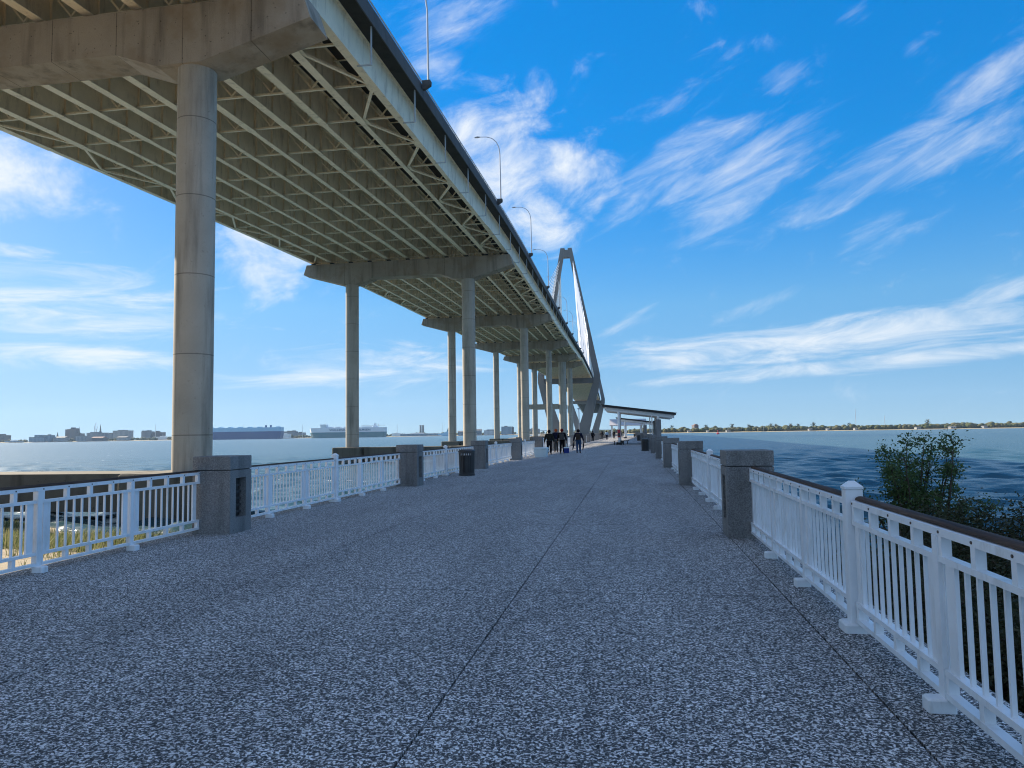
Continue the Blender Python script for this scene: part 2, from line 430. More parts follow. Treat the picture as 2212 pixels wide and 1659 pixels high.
def building_mat(name, wall, glass=(.07, .09, .12), bx=4.0, bz=3.4):
    m, t, p = new_mat(name, .7, .3)
    oc = t.n('ShaderNodeTexCoord').outputs['Object']
    sp = t.n('ShaderNodeSeparateXYZ'); t.l(oc, sp.inputs[0])
    fx = t.math('FRACT', t.math('DIVIDE', t.math('ADD', sp.outputs[0], sp.outputs[1]), bx))
    fz = t.math('FRACT', t.math('DIVIDE', sp.outputs[2], bz))
    w = t.math('MULTIPLY', t.math('LESS_THAN', t.math('ABSOLUTE', t.math('SUBTRACT', fx, .5)), .28),
               t.math('LESS_THAN', t.math('ABSOLUTE', t.math('SUBTRACT', fz, .5)), .27))
    c = t.mix(w, wall, glass)
    t.l(c, p.inputs['Base Color'])
    return m
M['b_cream'] = building_mat('cream_building', (.33, .34, .34))
M['b_brick'] = building_mat('brick_building', (.10, .085, .085))
M['b_grey'] = building_mat('grey_building', (.17, .20, .23))
M['b_blue'] = building_mat('glass_building', (.22, .30, .36), (.05, .10, .15))
M['b_white'] = building_mat('white_building', (.62, .62, .60))
M['roof'] = paint('far_roof', (.12, .115, .11), .2, .7)
M['roofred'] = paint('far_roof_rust', (.22, .10, .07), .2, .7)
M['whitefar'] = paint('far_white', (.72, .71, .68), .05, .5, None, .05)

WZ = -3.5
# ================================================================== SETTING
def water_mesh():
    """one sheet: real wind waves out to 2.6 km, finer close to the pier, then a plain plane to the horizon"""
    rows = [11.0]
    while rows[-1] < 2600: rows.append(rows[-1] + max(.28, rows[-1]*.0082))
    r = np.array(rows); az = np.radians(np.arange(-78, 66.01, .26))
    RR, AA = np.meshgrid(r, az, indexing='ij')
    X, Y = RR*np.sin(AA), RR*np.cos(AA)
    rg = np.random.RandomState(4); Zw = np.zeros_like(X); step = np.maximum(.28, RR*.0082)
    wind = math.radians(-118)
    for k in range(46):
        lam = .95*(6/.95)**(rg.rand()**.8); th = wind + rg.randn()*.55
        amp = .0080*lam**.75*(.6+.8*rg.rand())
        kx, ky = 2*math.pi/lam*math.cos(th), 2*math.pi/lam*math.sin(th)
        fade = np.clip((lam/step-2.2)/2.0, 0, 1)
        Zw += amp*fade*np.sin(kx*X + ky*Y + rg.rand()*6.28 + .6*np.sin(X*.021+k) + .6*np.sin(Y*.017+2*k))
    Zw = Zw + 1.6*np.maximum(Zw, 0)**2                                   # sharper crests
    Zw *= np.clip((2600-RR)/900, 0, 1)*.85 + .15*(RR < 2590)
    nr, na = X.shape
    co = np.empty((nr*na+4, 3)); co[:nr*na, 0] = X.ravel(); co[:nr*na, 1] = Y.ravel(); co[:nr*na, 2] = WZ + Zw.ravel()
    co[nr*na:] = [(-30000, -3000, WZ-.55), (30000, -3000, WZ-.55), (30000, 40000, WZ-.55), (-30000, 40000, WZ-.55)]
    i = (np.arange(nr-1)[:, None]*na + np.arange(na-1)[None, :]).ravel()
    q = np.stack([i, i+na, i+na+1, i+1], 1)[:, ::-1].astype(np.int32)
    q = np.vstack([q, np.array([[nr*na, nr*na+1, nr*na+2, nr*na+3]], np.int32)])
    me = bpy.data.meshes.new('water'); me.vertices.add(len(co)); me.vertices.foreach_set('co', co.ravel().astype(np.float32))
    me.loops.add(q.size); me.loops.foreach_set('vertex_index', q.ravel()); me.polygons.add(len(q))
    me.polygons.foreach_set('loop_start', np.arange(0, q.size, 4, dtype=np.int32)); me.polygons.foreach_set('loop_total', np.full(len(q), 4, np.int32))
    me.polygons.foreach_set('use_smooth', np.ones(len(q), bool)); me.update(calc_edges=True); me.validate()
    me.materials.append(M['water']); o = bpy.data.objects.new('water', me); COL.objects.link(o); return o
tag(water_mesh(), kind='structure')

def ground_z(x, y):
    n = mnoise.noise(Vector((x*.13, y*.13, 3))) * .35 + mnoise.noise(Vector((x*.5, y*.5, 8))) * .10
    if x < -2:
        shore = 34.2 - .30*(x+24) if x < -24 else 34.2 + .06*(x+24)
    else:
        shore = 35.8 - .85*max(0, x+2)
        shore = max(shore, 10)
    d = shore - y + n*3
    z = -3.5 + .10*d if d < 14 else -2.1 + .035*(d-14)
    if d < 0: z = -3.5 + .16*d
    if x > 1.5: z = min(z, -2.15)
    return max(min(z, -1.25), -6) + n*.35
gx = [i*1.0 for i in range(-70, 46)]; gy = [i*1.0 for i in range(-40, 56)]
gm = MB()
gm.v = [(x, y, ground_z(x, y)) for y in gy for x in gx]
nx = len(gx)
gm.f = [(j*nx+i, j*nx+i+1, (j+1)*nx+i+1, (j+1)*nx+i) for j in range(len(gy)-1) for i in range(nx-1)]
tag(gm.build('ground', M['sand'], smooth='all', fix=False), kind='structure')

# pier deck: slabs parted by open joints over a sub-slab, wider bays under the pavilions
PX0, PX1, PEND = -7.05, 1.98, 262.0
J = [PX0, -3.90, -1.10, 1.32, PX1]
dm = MB(); g = .0065
for i in range(4):
    dm.box(J[i]+(g if i else 0), J[i+1]-(g if i < 3 else 0), -12, PEND, -.14, 0)
for y0, y1, xr in ((80, 98, 6.0), (157, 175, 6.0), (222, 258, 6.0)):
    dm.box(PX1+.012, xr, y0, y1, -.14, 0)
    dm.box(PX1+.012, xr, y0+.2, y1-.2, -.7, -.143)
dm.box(PX0+.15, PX1-.15, -12, PEND-.1, -.75, -.143)
tag(dm.build('pier_deck', M['deck']), kind='structure')

# ================================================================== FISHING PIER RAILINGS
SEC = 10.0; Y0 = 10.8; PW = .64; L = SEC-PW
def section_meshes():
    """built once along +y, inner face at +x"""
    root = empty('railing')
    tag(root, 'white railing', 'railing', 'white railing sections along the pier')
    half = L/2
    posts = [L*k/6 for k in range(7)]
    for s, (a, b) in enumerate(((0, half-.055), (half+.055, L))):
        pb = MB()
        for z0, z1 in ((.922, .964), (.785, .818), (.195, .228), (.075, .108)):
            pb.box(-.028, .028, a+.004, b-.004, z0, z1)
        n = 36
        for k in range(1, n):
            y = a + (b-a)*k/n
            pb.box(-.011, .011, y-.0095, y+.0095, .228, .785)
        for k in range(13):
            y = a + .03 + (b-a-.06)*k/12
            pb.box(-.025, .025, y-.024, y+.024, .818, .922)
            pb.box(-.025, .025, y-.024, y+.024, .108, .195)
        for y in posts:
            for q in (-.115, .115):
                if a+.06 < y+q < b-.06: pb.box(-.012, .012, y+q-.045, y+q+.045, .228, .785)
        nf = len(pb.f)
        for k in range(13):                                  # bolt heads on the top rail, both faces
            y = a + .03 + (b-a-.06)*k/12
            for sx in (-1, 1): pb.loft([[(sx*x, y+.0085*math.cos(2*math.pi*q/6), .943+.0085*math.sin(2*math.pi*q/6)) for q in range(6)] for x in (.0281, .0325)])
        po = pb.build('baluster_panel', [M['white'], M['bolt']], root)
        for i, f in enumerate(po.data.polygons): f.material_index = 1 if i >= nf else 0
        hr = MB(); prof = []
        for k in range(9):
            an = math.pi*k/8; prof.append((-.038+.040*math.cos(an), .969+.028*math.sin(an)))
        hr.prism(prof, a+.012, b-.012)
        hr.build('handrail', M['wood'], root, smooth=True)
    for i, y in enumerate(posts[1:-1]):
        if i == 2:
            mp = MB().cham(-.062, .062, y-.052, y+.052, .055, 1.045, .006)
            mp.loft([[(-.066, y-.056, 1.046), (.066, y-.056, 1.046), (.066, y+.056, 1.046), (-.066, y+.056, 1.046)],
                     [(-.066, y-.056, 1.064), (.066, y-.056, 1.064), (.066, y+.056, 1.064), (-.066, y+.056, 1.064)],
                     [(-.02, y-.015, 1.105), (.02, y-.015, 1.105), (.02, y+.015, 1.105), (-.02, y+.015, 1.105)]])
            po = mp.build('post', M['white'], root)
            MB().cham(-.115, .115, y-.095, y+.095, .003, .07, .012).build('foot', M['white'], po)
        else:
            mp = MB().box(-.034, .034, y-.034, y+.034, .05, .921)
            po = mp.build('post', M['white'], root)
            MB().cham(-.02, .12, y-.05, y+.05, .003, .075, .01).build('foot', M['white'], po)
    return root
rail0 = section_meshes()
RL, RR = -6.74, 1.62
left_names = ['white railing at the near left beside the sand and beach grass', 'white railing between the first and second left-hand pillars, with the water behind it',
              'white railing on the left behind the slatted litter bin', 'white railing on the left between the third and fourth pillars',
              'white railing on the left beside the white cooler', 'white railing on the left behind the walking group']
right_names = ['white railing at the near right in front of the dark shrubs, brown handrail', 'white railing on the right between the first and second pillars',
               'white railing on the right between the second and third pillars', 'white railing on the right between the third and fourth pillars',
               'white railing on the right between the fourth and fifth pillars', 'white railing on the right beside the nearest right-hand litter bin']
bump_gaps = ((80, 98), (157, 175), (222, 258))
first = True
def rail_at(x, y, rz, label):
    global first
    if first:
        rail0.location = (x, y, 0); rail0.rotation_euler = (0, 0, rz); rail0['label'] = label; first = False
    else: dup(rail0, (x, y, 0), rz, label)
npil = 26
for k in range(-1, npil-1):
    ys = Y0 + SEC*k + PW/2
    rail_at(RL, ys, 0, left_names[k+1] if k+1 < len(left_names) else ('white railing far along the left side of the pier, past the walking group'))
    r_label = right_names[k+1] if k+1 < len(right_names) else 'white railing far along the right side, beyond the first pavilion post'
    rail_at(RR, ys+L, math.pi, r_label)

# pillars
def make_pillar(side):
    root = empty('concrete_pillar')
    h = PW/2
    b = MB()
    s = side                      # +1: niche faces +x
    x_in, x_back = s*h, -s*h
    def bx(xa, xb, ya, yb, za, zb): b.box(min(xa, xb), max(xa, xb), ya, yb, za, zb)
    nd = .13; nw = .15
    bx(x_back, x_in-s*nd, -h, h, -.13, .985)
    bx(x_in-s*nd, x_in, -h, -nw, -.13, .985); bx(x_in-s*nd, x_in, nw, h, -.13, .985)
    bx(x_in-s*nd, x_in, -nw, nw, -.13, .24); bx(x_in-s*nd, x_in, -nw, nw, .86, .985)
    b.build('shaft', M['pillar'], root)
    MB().cham(-h-.003, h+.003, -h-.003, h+.003, 1.0, 1.21, .009).build('cap', M['pillar'], root)
    MB().box(-h+.02, h-.02, -h+.02, h-.02, .985, 1.0).build('joint', M['dark'], root)
    f = MB(); xa, xb = x_in-s*nd, x_in-s*(nd-.02)
    f.box(min(xa, xb), max(xa, xb), -nw+.004, nw-.004, .245, .855)
    xc = x_in-s*(nd-.055)
    for k in range(5):
        f.box(min(xb, xc), max(xb, xc), -nw+.02, nw-.02, .30+.105*k, .335+.105*k)
    f.build('step_light', M['black'], root)
    return root
PLX, PRX = -6.52, 1.61
for side, px in ((1, PLX), (-1, PRX)):
    base = make_pillar(side); base.location = (px, Y0, 0)
    sn = 'left' if side > 0 else 'right'
    tag(base, '', 'pillar', 'square concrete pillars of the pier railings')
    for k in range(npil):
        y = Y0 + SEC*k
        if k == 0: lab = f'speckled concrete pillar nearest the camera in the {sn}-hand railing, dark niche in its side'
        elif k < 8: lab = f'speckled concrete pillar, {ORD[k]} from the camera in the {sn}-hand railing'
        else: lab = f'small distant concrete pillar far along the {sn}-hand railing'
        o = base if k == 0 else dup(base, (px, y, 0))
        o['label'] = lab

# ================================================================== BRIDGE
def lerp_tab(tab, y):
    for (a, va), (b, vb) in zip(tab, tab[1:]):
        if y <= b: return va + (vb-va)*(y-a)/(b-a)
    (a, va), (b, vb) = tab[-2:]; return va + (vb-va)*(y-a)/(b-a)
ZT = [(-80, 23.9), (43, 30.0), (129, 34.1), (215, 37.2), (301, 39.9), (385, 43.0), (455, 46.0), (650, 50.5), (885, 53.0), (1121, 50.5), (1500, 36)]
XT = [(-80, -39.6), (43, -39.6), (129, -40.5), (215, -42.9), (301, -45.1), (385, -47.3), (455, -49.1), (650, -54.4), (1500, -77.5)]
def bz(y): return sum(lerp_tab(ZT, y+d) for d in (-24, -12, 0, 12, 24))/5 if y > 60 else lerp_tab(ZT, y)
def bx(y): return sum(lerp_tab(XT, y+d) for d in (-24, -12, 0, 12, 24))/5
BENTS = [43, 129, 215, 301, 385, 455]
YB0, YB1 = -75.0, 455.0
ST = 7.1667
stations = [43 + ST*k for k in range(-16, 0)] + [43 + ST*k for k in range(0, 58)]
stations = [s for s in stations if YB0 < s < YB1] + [YB1]
OFFS = [-18.8 + 3.76*k for k in range(11)]

bridge = empty('road_bridge', (bx(43), 43, bz(43)))
tag(bridge, 'long cream steel girder road bridge climbing away overhead on paired concrete columns', 'bridge')
bridge_inv = Matrix.Translation(-bridge.location)
def bpart(mb, name, mat, **kw):
    o = mb.build(name, mat, bridge, **kw); o.matrix_parent_inverse = bridge_inv; return o
def flange_w(y):
    d = min(abs(y-b) for b in BENTS + [-43])
    return .74 if d < 22 else .54
for off in OFFS:
    mb = MB()
    for (a, b) in zip(stations, stations[1:]):
        xa, xb, za, zb = bx(a)+off, bx(b)+off, bz(a)+.5, bz(b)+.5
        w = flange_w((a+b)/2)/2; tf = .06 if w > .25 else .045
        mb.loft([[(xa-w, a, za), (xa+w, a, za), (xa+w, a, za+tf), (xa-w, a, za+tf)], [(xb-w, b, zb), (xb+w, b, zb), (xb+w, b, zb+tf), (xb-w, b, zb+tf)]], caps=True)
        mb.loft([[(xa-.011, a, za+tf), (xa+.011, a, za+tf), (xa+.011, a, za+3.08), (xa-.011, a, za+3.08)],
                 [(xb-.011, b, zb+tf), (xb+.011, b, zb+tf), (xb+.011, b, zb+3.08), (xb-.011, b, zb+3.08)]], caps=False)
        mb.loft([[(xa-.22, a, za+3.08), (xa+.22, a, za+3.08), (xa+.22, a, za+3.115), (xa-.22, a, za+3.115)],
                 [(xb-.22, b, zb+3.08), (xb+.22, b, zb+3.08), (xb+.22, b, zb+3.115), (xb-.22, b, zb+3.115)]], caps=False)
        # web stiffeners
        for q in (0.02, .5):
            yy = a+(b-a)*q; xx = xa+(xb-xa)*q; zz = za+(zb-za)*q
            for sgn in (-1, 1):
                if abs(off) > 18 and sgn*off > 0: continue
                mb.box(min(xx, xx+sgn*.19), max(xx, xx+sgn*.19), yy-.012, yy+.012, zz+.07, zz+3.07)
    bpart(mb, 'girder', M['girder'])
for y in stations[1:-1]:
    mb = MB(); z = bz(y)+.5; x0 = bx(y)
    for a, b in zip(OFFS, OFFS[1:]):
        xa, xb = x0+a+.03, x0+b-.03
        mb.bar((xa, y, z+.34), (xb, y, z+.34), .20, .15)
        mb.bar((xa, y, z+2.75), (xb, y, z+2.75), .10, .09)
        xm = (xa+xb)/2
        mb.bar((xm, y+.06, z+.44), (xa+.05, y+.06, z+2.65), .13, .10, (0, 1, 0))
        mb.bar((xm, y-.06, z+.44), (xb-.05, y-.06, z+2.65), .13, .10, (0, 1, 0))
    bpart(mb, 'cross_frame', M['brace'])
# zigzag bracing at flange level in the outer bays, one piece per span and side
spans = [(YB0, 43)] + list(zip(BENTS, BENTS[1:]))
for (ya, yb) in spans:
    ys = [s for s in stations if ya-.1 <= s <= yb+.1]
    for sgn in (-1, 1):
        mb = MB(); o_out, o_in = 18.8*sgn-.25*sgn, 15.04*sgn+.25*sgn
        for i in range(len(ys)-1):
            pa = o_out if i % 2 == 0 else o_in; pb = o_in if i % 2 == 0 else o_out
            mb.bar((bx(ys[i])+pa, ys[i]+.3, bz(ys[i])+.70), (bx(ys[i+1])+pb, ys[i+1]-.3, bz(ys[i+1])+.70), .26, .20)
        for i, y in enumerate(ys):
            p_ = o_out if i % 2 == 0 else o_in
            mb.box(bx(y)+p_-.4, bx(y)+p_+.4, y-.55, y+.55, bz(y)+.58, bz(y)+.595)
        bpart(mb, 'lateral_bracing', M['girder'])
def deck_strip(poly, y0, y1, step=12.0):
    mb = MB(); n = max(1, int((y1-y0)/step)); rings = []
    for i in range(n+1):
        y = y0 + (y1-y0)*i/n
        rings.append([(bx(y)+px, y, bz(y)+pz) for px, pz in poly])
    mb.loft(rings); return mb
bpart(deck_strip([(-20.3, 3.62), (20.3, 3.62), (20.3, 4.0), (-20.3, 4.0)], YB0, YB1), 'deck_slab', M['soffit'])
for s in (-1, 1):
    P = [(19.93, 4.004), (20.36, 4.004), (20.36, 4.28), (20.25, 4.34), (20.22, 5.15), (19.98, 5.15)]
    P = [(s*a, b) for a, b in P]
    bpart(deck_strip(P, YB0, YB1), 'parapet', M['parapet'])
    ed = [(20.303, 3.5), (20.40, 3.5), (20.40, 3.96), (20.303, 3.96)]
    bpart(deck_strip([(s*a, b) for a, b in ed], YB0, YB1), 'edge_fascia', M['parapet'])
    P = [(20.06, 5.5), (20.16, 5.5), (20.16, 5.58), (20.06, 5.58)]
    rl = deck_strip([(s*a, b) for a, b in P], YB0, YB1)
    y = YB0+1
    while y < YB1:
        rl.box(bx(y)+s*20.11-.03, bx(y)+s*20.11+.03, y-.04, y+.04, bz(y)+5.15, bz(y)+5.5); y += 3.0
    bpart(rl, 'parapet_rail', M['galv'])
# utility brackets on the outer face
y = 41.0
while y < 300:
    z = bz(y); x = bx(y)+18.8
    mb = MB()
    mb.box(x+1.22, x+1.34, y-.06, y+.06, z+.40, z+3.61)
    mb.bar((x+.10, y, z+.44), (x+1.3, y, z+.44), .10, .09)
    bpart(mb, 'drain_bracket', M['galv']); y += 12.1

# piers
bent_labels = ['massive concrete bridge pier nearest the camera, its column standing in the left foreground',
               'second concrete bridge pier, both tall columns and hammerhead beam clear against the sky',
               'third concrete bridge pier from the camera', 'fourth concrete bridge pier from the camera',
               'fifth concrete bridge pier, thick columns tied by a low strut', 'last concrete bridge pier before the cable-stayed span, columns tied by a strut']
cap_poly = [(-19.6, 0), (19.6, 0), (20.2, -1.85), (12.6, -4.0), (9.4, -4.0), (6.4, -2.95), (-6.4, -2.95), (-9.4, -4.0), (-12.6, -4.0), (-20.2, -1.85)]
bearing_me = None
for i, yb in enumerate(BENTS):
    xc, zc = bx(yb), bz(yb)
    root = empty('bridge_pier', (xc, yb, WZ))
    tag(root, bent_labels[i], 'bridge pier', 'concrete piers carrying the road bridge')
    dz = zc - WZ
    sep_ = 11.1; rad = 1.22 if i < 4 else (2.0 if i == 4 else 1.7)
    big = i >= 4
    th = 1.35 if not big else 1.9
    MB().prism([(a, dz+b) for a, b in cap_poly], -th, th).build('cap_beam', M['concrete'], root)
    for s in (-1, 1):
        cxo = s*sep_ + (.45 if s > 0 else .1)
        MB().cyl(cxo, 0, 2.85, dz-3.99, rad, 40).build('column', M['column'], root, smooth=True)
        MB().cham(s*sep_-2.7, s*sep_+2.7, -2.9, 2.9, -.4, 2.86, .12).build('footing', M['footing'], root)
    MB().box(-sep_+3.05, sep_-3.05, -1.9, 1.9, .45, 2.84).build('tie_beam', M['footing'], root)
    for off in OFFS:
        if bearing_me is None:
            b = MB(); b.cbox(0, 0, .002, .22, .95, .95); b.cbox(0, 0, .22, .44, .62, .62); b.cbox(0, 0, .44, .49, .75, .75)
            o = b.build('bearing', M['dark'], root); bearing_me = o.data
        else:
            o = bpy.data.objects.new('bearing', bearing_me); COL.objects.link(o); o.parent = root
        o.location = (off, 0, dz)
    if big:
        zz = 19 if i == 4 else 21
        MB().box(-sep_+rad*.9, sep_-rad*.9, -1.1, 1.1, zz-1.3, zz+1.3).build('strut', M['concrete'], root)

# lamps on the bridge
def make_lamp():
    root = empty('street_lamp'); tag(root, '', 'street lamp', 'curved street lamps on the bridge parapet')
    pts = [(0, 0, .3), (-.02, 0, 4), (-.05, 0, 7.6), (-.2, 0, 8.7), (-.6, 0, 9.6), (-1.3, 0, 10.25), (-2.2, 0, 10.55), (-3.3, 0, 10.62)]
    MB().tube(pts, [.115, .10, .085, .08, .07, .06, .055, .05], 10).build('pole', M['lampgrey'], root, smooth=True)
    MB().loft([[(-3.25, -.07, 10.56), (-3.25, .07, 10.56), (-3.25, .07, 10.68), (-3.25, -.07, 10.68)],
               [(-3.6, -.17, 10.53), (-3.6, .17, 10.53), (-3.6, .14, 10.72), (-3.6, -.14, 10.72)],
               [(-4.1, -.13, 10.55), (-4.1, .13, 10.55), (-4.1, .09, 10.66), (-4.1, -.09, 10.66)]]).build('lamp_head', M['galv'], root)
    MB().loft([[(-.55, -.2, -.55), (-.35, -.2, -.55), (-.35, .2, -.55), (-.55, .2, -.55)],
               [(-.55, -.30, -.12), (.25, -.30, -.12), (.25, .30, -.12), (-.55, .30, -.12)],
               [(-.55, -.32, .3), (.27, -.32, .3), (.27, .32, .3), (-.55, .32, .3)]]).build('corbel', M['parapet'], root)
    return root
lamp = make_lamp()
for i, y in enumerate([67, 110, 152, 195, 237, 280, 322, 365, 408, 446]):
    o = lamp if i == 0 else dup(lamp)
    o.location = (bx(y)+20.95, y, bz(y)+4.9)
    o['label'] = ('curved grey street lamp on the bridge edge whose top leaves the picture' if i == 0 else
                  f'curved grey street lamp on the bridge edge, {ORD[i]} from the camera' if i < 7 else 'tiny curved street lamp on the bridge edge close to the tower')

# ------------------------------------------------------------------ cable-stayed part
cs = empty('cable_stayed_deck', (bx(455), 455, bz(455)))
tag(cs, 'far cable-stayed roadway with cross beams underneath, hung between the two towers', 'bridge deck')
inv = Matrix.Translation(-cs.location)
def cpart(mb, name, mat):
    o = mb.build(name, mat, cs); o.matrix_parent_inverse = inv; return o
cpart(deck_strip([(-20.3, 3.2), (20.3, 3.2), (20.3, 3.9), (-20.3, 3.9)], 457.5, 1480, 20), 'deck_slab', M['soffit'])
for s in (-1, 1):
    cpart(deck_strip([(s*18.6, 1.5), (s*19.4, 1.5), (s*19.4, 3.19), (s*18.6, 3.19)], 457.5, 1480, 20), 'edge_girder', M['girder'])
    cpart(deck_strip([(s*20.0, 3.903), (s*20.3, 3.903), (s*20.3, 5.0), (s*20.0, 5.0)], 457.5, 1480, 20), 'parapet', M['parapet'])
y = 466.0
while y < 1150:
    cpart(MB().box(bx(y)-18.55, bx(y)+18.55, y-.3, y+.3, bz(y)+1.6, bz(y)+3.19), 'floor_beam', M['girder']); y += 13.0

def make_tower(yt, label):
    xc = bx(yt); zd = bz(yt)
    root = empty('bridge_tower', (xc, yt, WZ)); tag(root, label, 'bridge tower', 'diamond-shaped towers of the cable-stayed bridge')
    top = 169.0-WZ
    for s in (-1, 1):
        def sec(x, z, wx, wy): return [(x-wx/2, -wy/2, z), (x+wx/2, -wy/2, z), (x+wx/2, wy/2, z), (x-wx/2, wy/2, z)]
        lg = MB(); lg.loft([sec(s*10.5, 0, 11, 9), sec(s*24.8, zd-WZ-4, 6.0, 7.5), sec(s*25.4, zd-WZ+2, 5.3, 7.2), sec(s*3.25, top, 3.7, 6)])
        lg.build('leg', M['tower'], root)
    MB().box(-3.2, 3.2, -2.6, 2.6, top-8.5, top-1.5).build('top_block', M['tower'], root)
    MB().box(-22.0, 22.0, -2.5, 2.5, zd-WZ-5.0, zd-WZ-.4).build('cross_beam', M['tower'], root)
    MB().cham(-26, 26, -12, 12, -1.0, 3.6, .5).build('footing', M['footing'], root)
    for s in (-1, 1):
        for d in (-1, 1):
            for k in range(16):
                u = k/15
                zt = (95 + 62*u**.8)
                fr = (zt-(zd+2))/(172-(zd+2)); xt = s*(25.4 + (3.25-25.4)*fr)
                yd = d*(22 + 205*u)
                ya = yt+yd
                p0 = (xt, d*2.2, zt-WZ); p1 = (bx(ya)+s*19.8-xc, yd, bz(ya)+3.9-WZ)
                MB().tube([p0, p1], .28, 5, caps=False).build('stay_cable', M['cable'], root)
    return root
make_tower(650, 'tall concrete diamond tower rising above the near bridge, its white cables spread like sails')
make_tower(1121, 'second bridge tower far behind, showing through the legs of the first')
def rock_island(x, y, rx, ry, label):
    mb = MB(); n = 40; rings = []
    for r, z in ((1.0, -.6), (.9, .7), (.72, 2.0), (.6, 2.6), (.02, 2.7)):
        rings.append([(x + math.cos(2*math.pi*k/n)*rx*r*(1+.09*mnoise.noise(Vector((k*.9, r*4, x)))), y + math.sin(2*math.pi*k/n)*ry*r*(1+.09*mnoise.noise(Vector((k*.9, r*4, y)))),
                       WZ+z+.35*mnoise.noise(Vector((k*1.7, r*9, 1)))) for k in range(n)])
    mb.loft(rings)
    tag(mb.build('rock_island', M['rock'], smooth='all'), kind='structure')
rock_island(bx(650), 650, 62, 42, '')
rock_island(bx(1121), 1121, 62, 42, '')

# ================================================================== PIER FURNITURE
# pavilions
def make_pavilion():
    root = empty('pavilion'); tag(root, '', 'pavilion', 'open-sided pavilions on the pier')
    # local: x as world, y depth 0..9 ; roof high on the left (-3.2) low on the right (5.0)
    def zr(x): return 4.62 + (x+3.2)*(3.52-4.62)/8.2
    def slab(x0, x1, y0, y1, lo, hi, mb): 
        mb.loft([[(x0, y0, zr(x0)+lo), (x0, y1, zr(x0)+lo), (x0, y1, zr(x0)+hi), (x0, y0, zr(x0)+hi)], [(x1, y0, zr(x1)+lo), (x1, y1, zr(x1)+lo), (x1, y1, zr(x1)+hi), (x1, y0, zr(x1)+hi)]])
    mb = MB(); slab(-3.25, 5.05, -.6, 9.6, -.22, 0, mb); slab(-3.4, 5.15, -.7, 9.7, .002, .05, mb)
    mb.build('roof', M['dark'], root)
    for ya, yb in ((-.35, -.13), (4.4, 4.62), (9.1, 9.32)):
        mb = MB(); slab(-3.0, 4.85, ya, yb, -.62, -.223, mb); mb.build('beam', M['roofwhite'], root)
    mb = MB()
    for k in range(12):
        x = -2.8+.66*k
        mb.box(x-.05, x+.05, -.5, 9.4, zr(x)-.42, zr(x)-.235)
    mb.build('purlin', M['roofwhite'], root)
    for y in (-.24, 9.2):
        MB().cyl(-1.42, y, .28, zr(-1.42)-.6, .13, 20).build('post', M['white'], root, smooth=True)
        MB().cham(-1.42-.34, -1.42+.34, y-.34, y+.34, .003, .28, .04).build('post_base', M['dark'], root)
        MB().cham(3.05-.31, 3.05+.31, y-.31, y+.31, .003, zr(3.05)-.95, .03).build('column', M['pillar'], root)
        mb = MB().cyl(3.05, y, zr(3.05)-.95, zr(3.05)-.6, .16, 16); mb.cyl(2.35, y+.3, .003, zr(2.35)-.6, .07, 10)
        mb.build('steel_support', M['roofwhite'], root)
    return root
pav = make_pavilion(); pav.location = (0, 84.6, 0); pav['label'] = 'nearest pavilion with a tilted dark-edged roof on a white post and concrete column'
dup(pav, (0, 162, 0), label='second tilted-roof pavilion, partly behind the nearest pavilion post')
# gable pavilion at the pier head
root = empty('gable_pavilion', (0, 228, 0)); tag(root, 'far pavilion with a pale gabled roof at the end of the pier', 'pavilion')
mb = MB(); mb.loft([[(-6.6, -4, 3.5), (-6.6, 0, 5.4), (-6.6, 4, 3.5), (-6.6, 4, 3.32), (-6.6, 0, 5.2), (-6.6, -4, 3.32)], [(4.6, -4, 3.5), (4.6, 0, 5.4), (4.6, 4, 3.5), (4.6, 4, 3.32), (4.6, 0, 5.2), (4.6, -4, 3.32)]])
mb.build('roof', paint('pale_metal_roof', (.55, .52, .52), .05, .4), root)
for x in (-6.0, -1.6, 2.8):
    for y in (-3.4, 3.4): MB().cbox(x, y, .003, 3.45, .35, .35).build('post', M['roofwhite'], root)
# benches round the white post of the first pavilion
for bxx, byy, lab in ((-1.42, 83.3, 'low dark bench in front of the white pavilion post'), (-1.0, 86.0, 'low dark bench just behind the white pavilion post')):
    root = empty('bench', (bxx, byy, 0)); tag(root, lab, 'bench', 'dark benches under the pavilion')
    MB().cham(-.75, .75, -.22, .22, .41, .47, .015).build('seat', M['dark'], root)
    for s in (-.5, .5): MB().cbox(s, 0, .003, .408, .10, .36).build('leg', M['dark'], root)
root = empty('red_cabinet', (-1.42, 84.16, 1.25)); tag(root, 'red cabinet strapped to the white post of the nearest pavilion', 'cabinet')
MB().cham(-.17, .17, -.10, .04, -.4, .5, .02).build('case', M['red'], root)
MB().box(-.12, .12, -.115, -.102, -.28, .1).build('window', M['black'], root)
# lamp post on the left side
root = empty('lamp_post', (-6.55, 92.4, 0)); tag(root, 'thin grey lamp post on the left pier edge before the tower leg', 'lamp post')
MB().tube([(0, 0, .003), (0, 0, .5), (0, 0, 4.4)], [.09, .06, .05], 10).build('pole', M['lampgrey'], root, smooth=True)
MB().lathe([(.05, 4.4), (.2, 4.46), (.22, 4.52), (.05, 4.62)], n=16).build('lamp_head', M['lampgrey'], root, smooth=True)

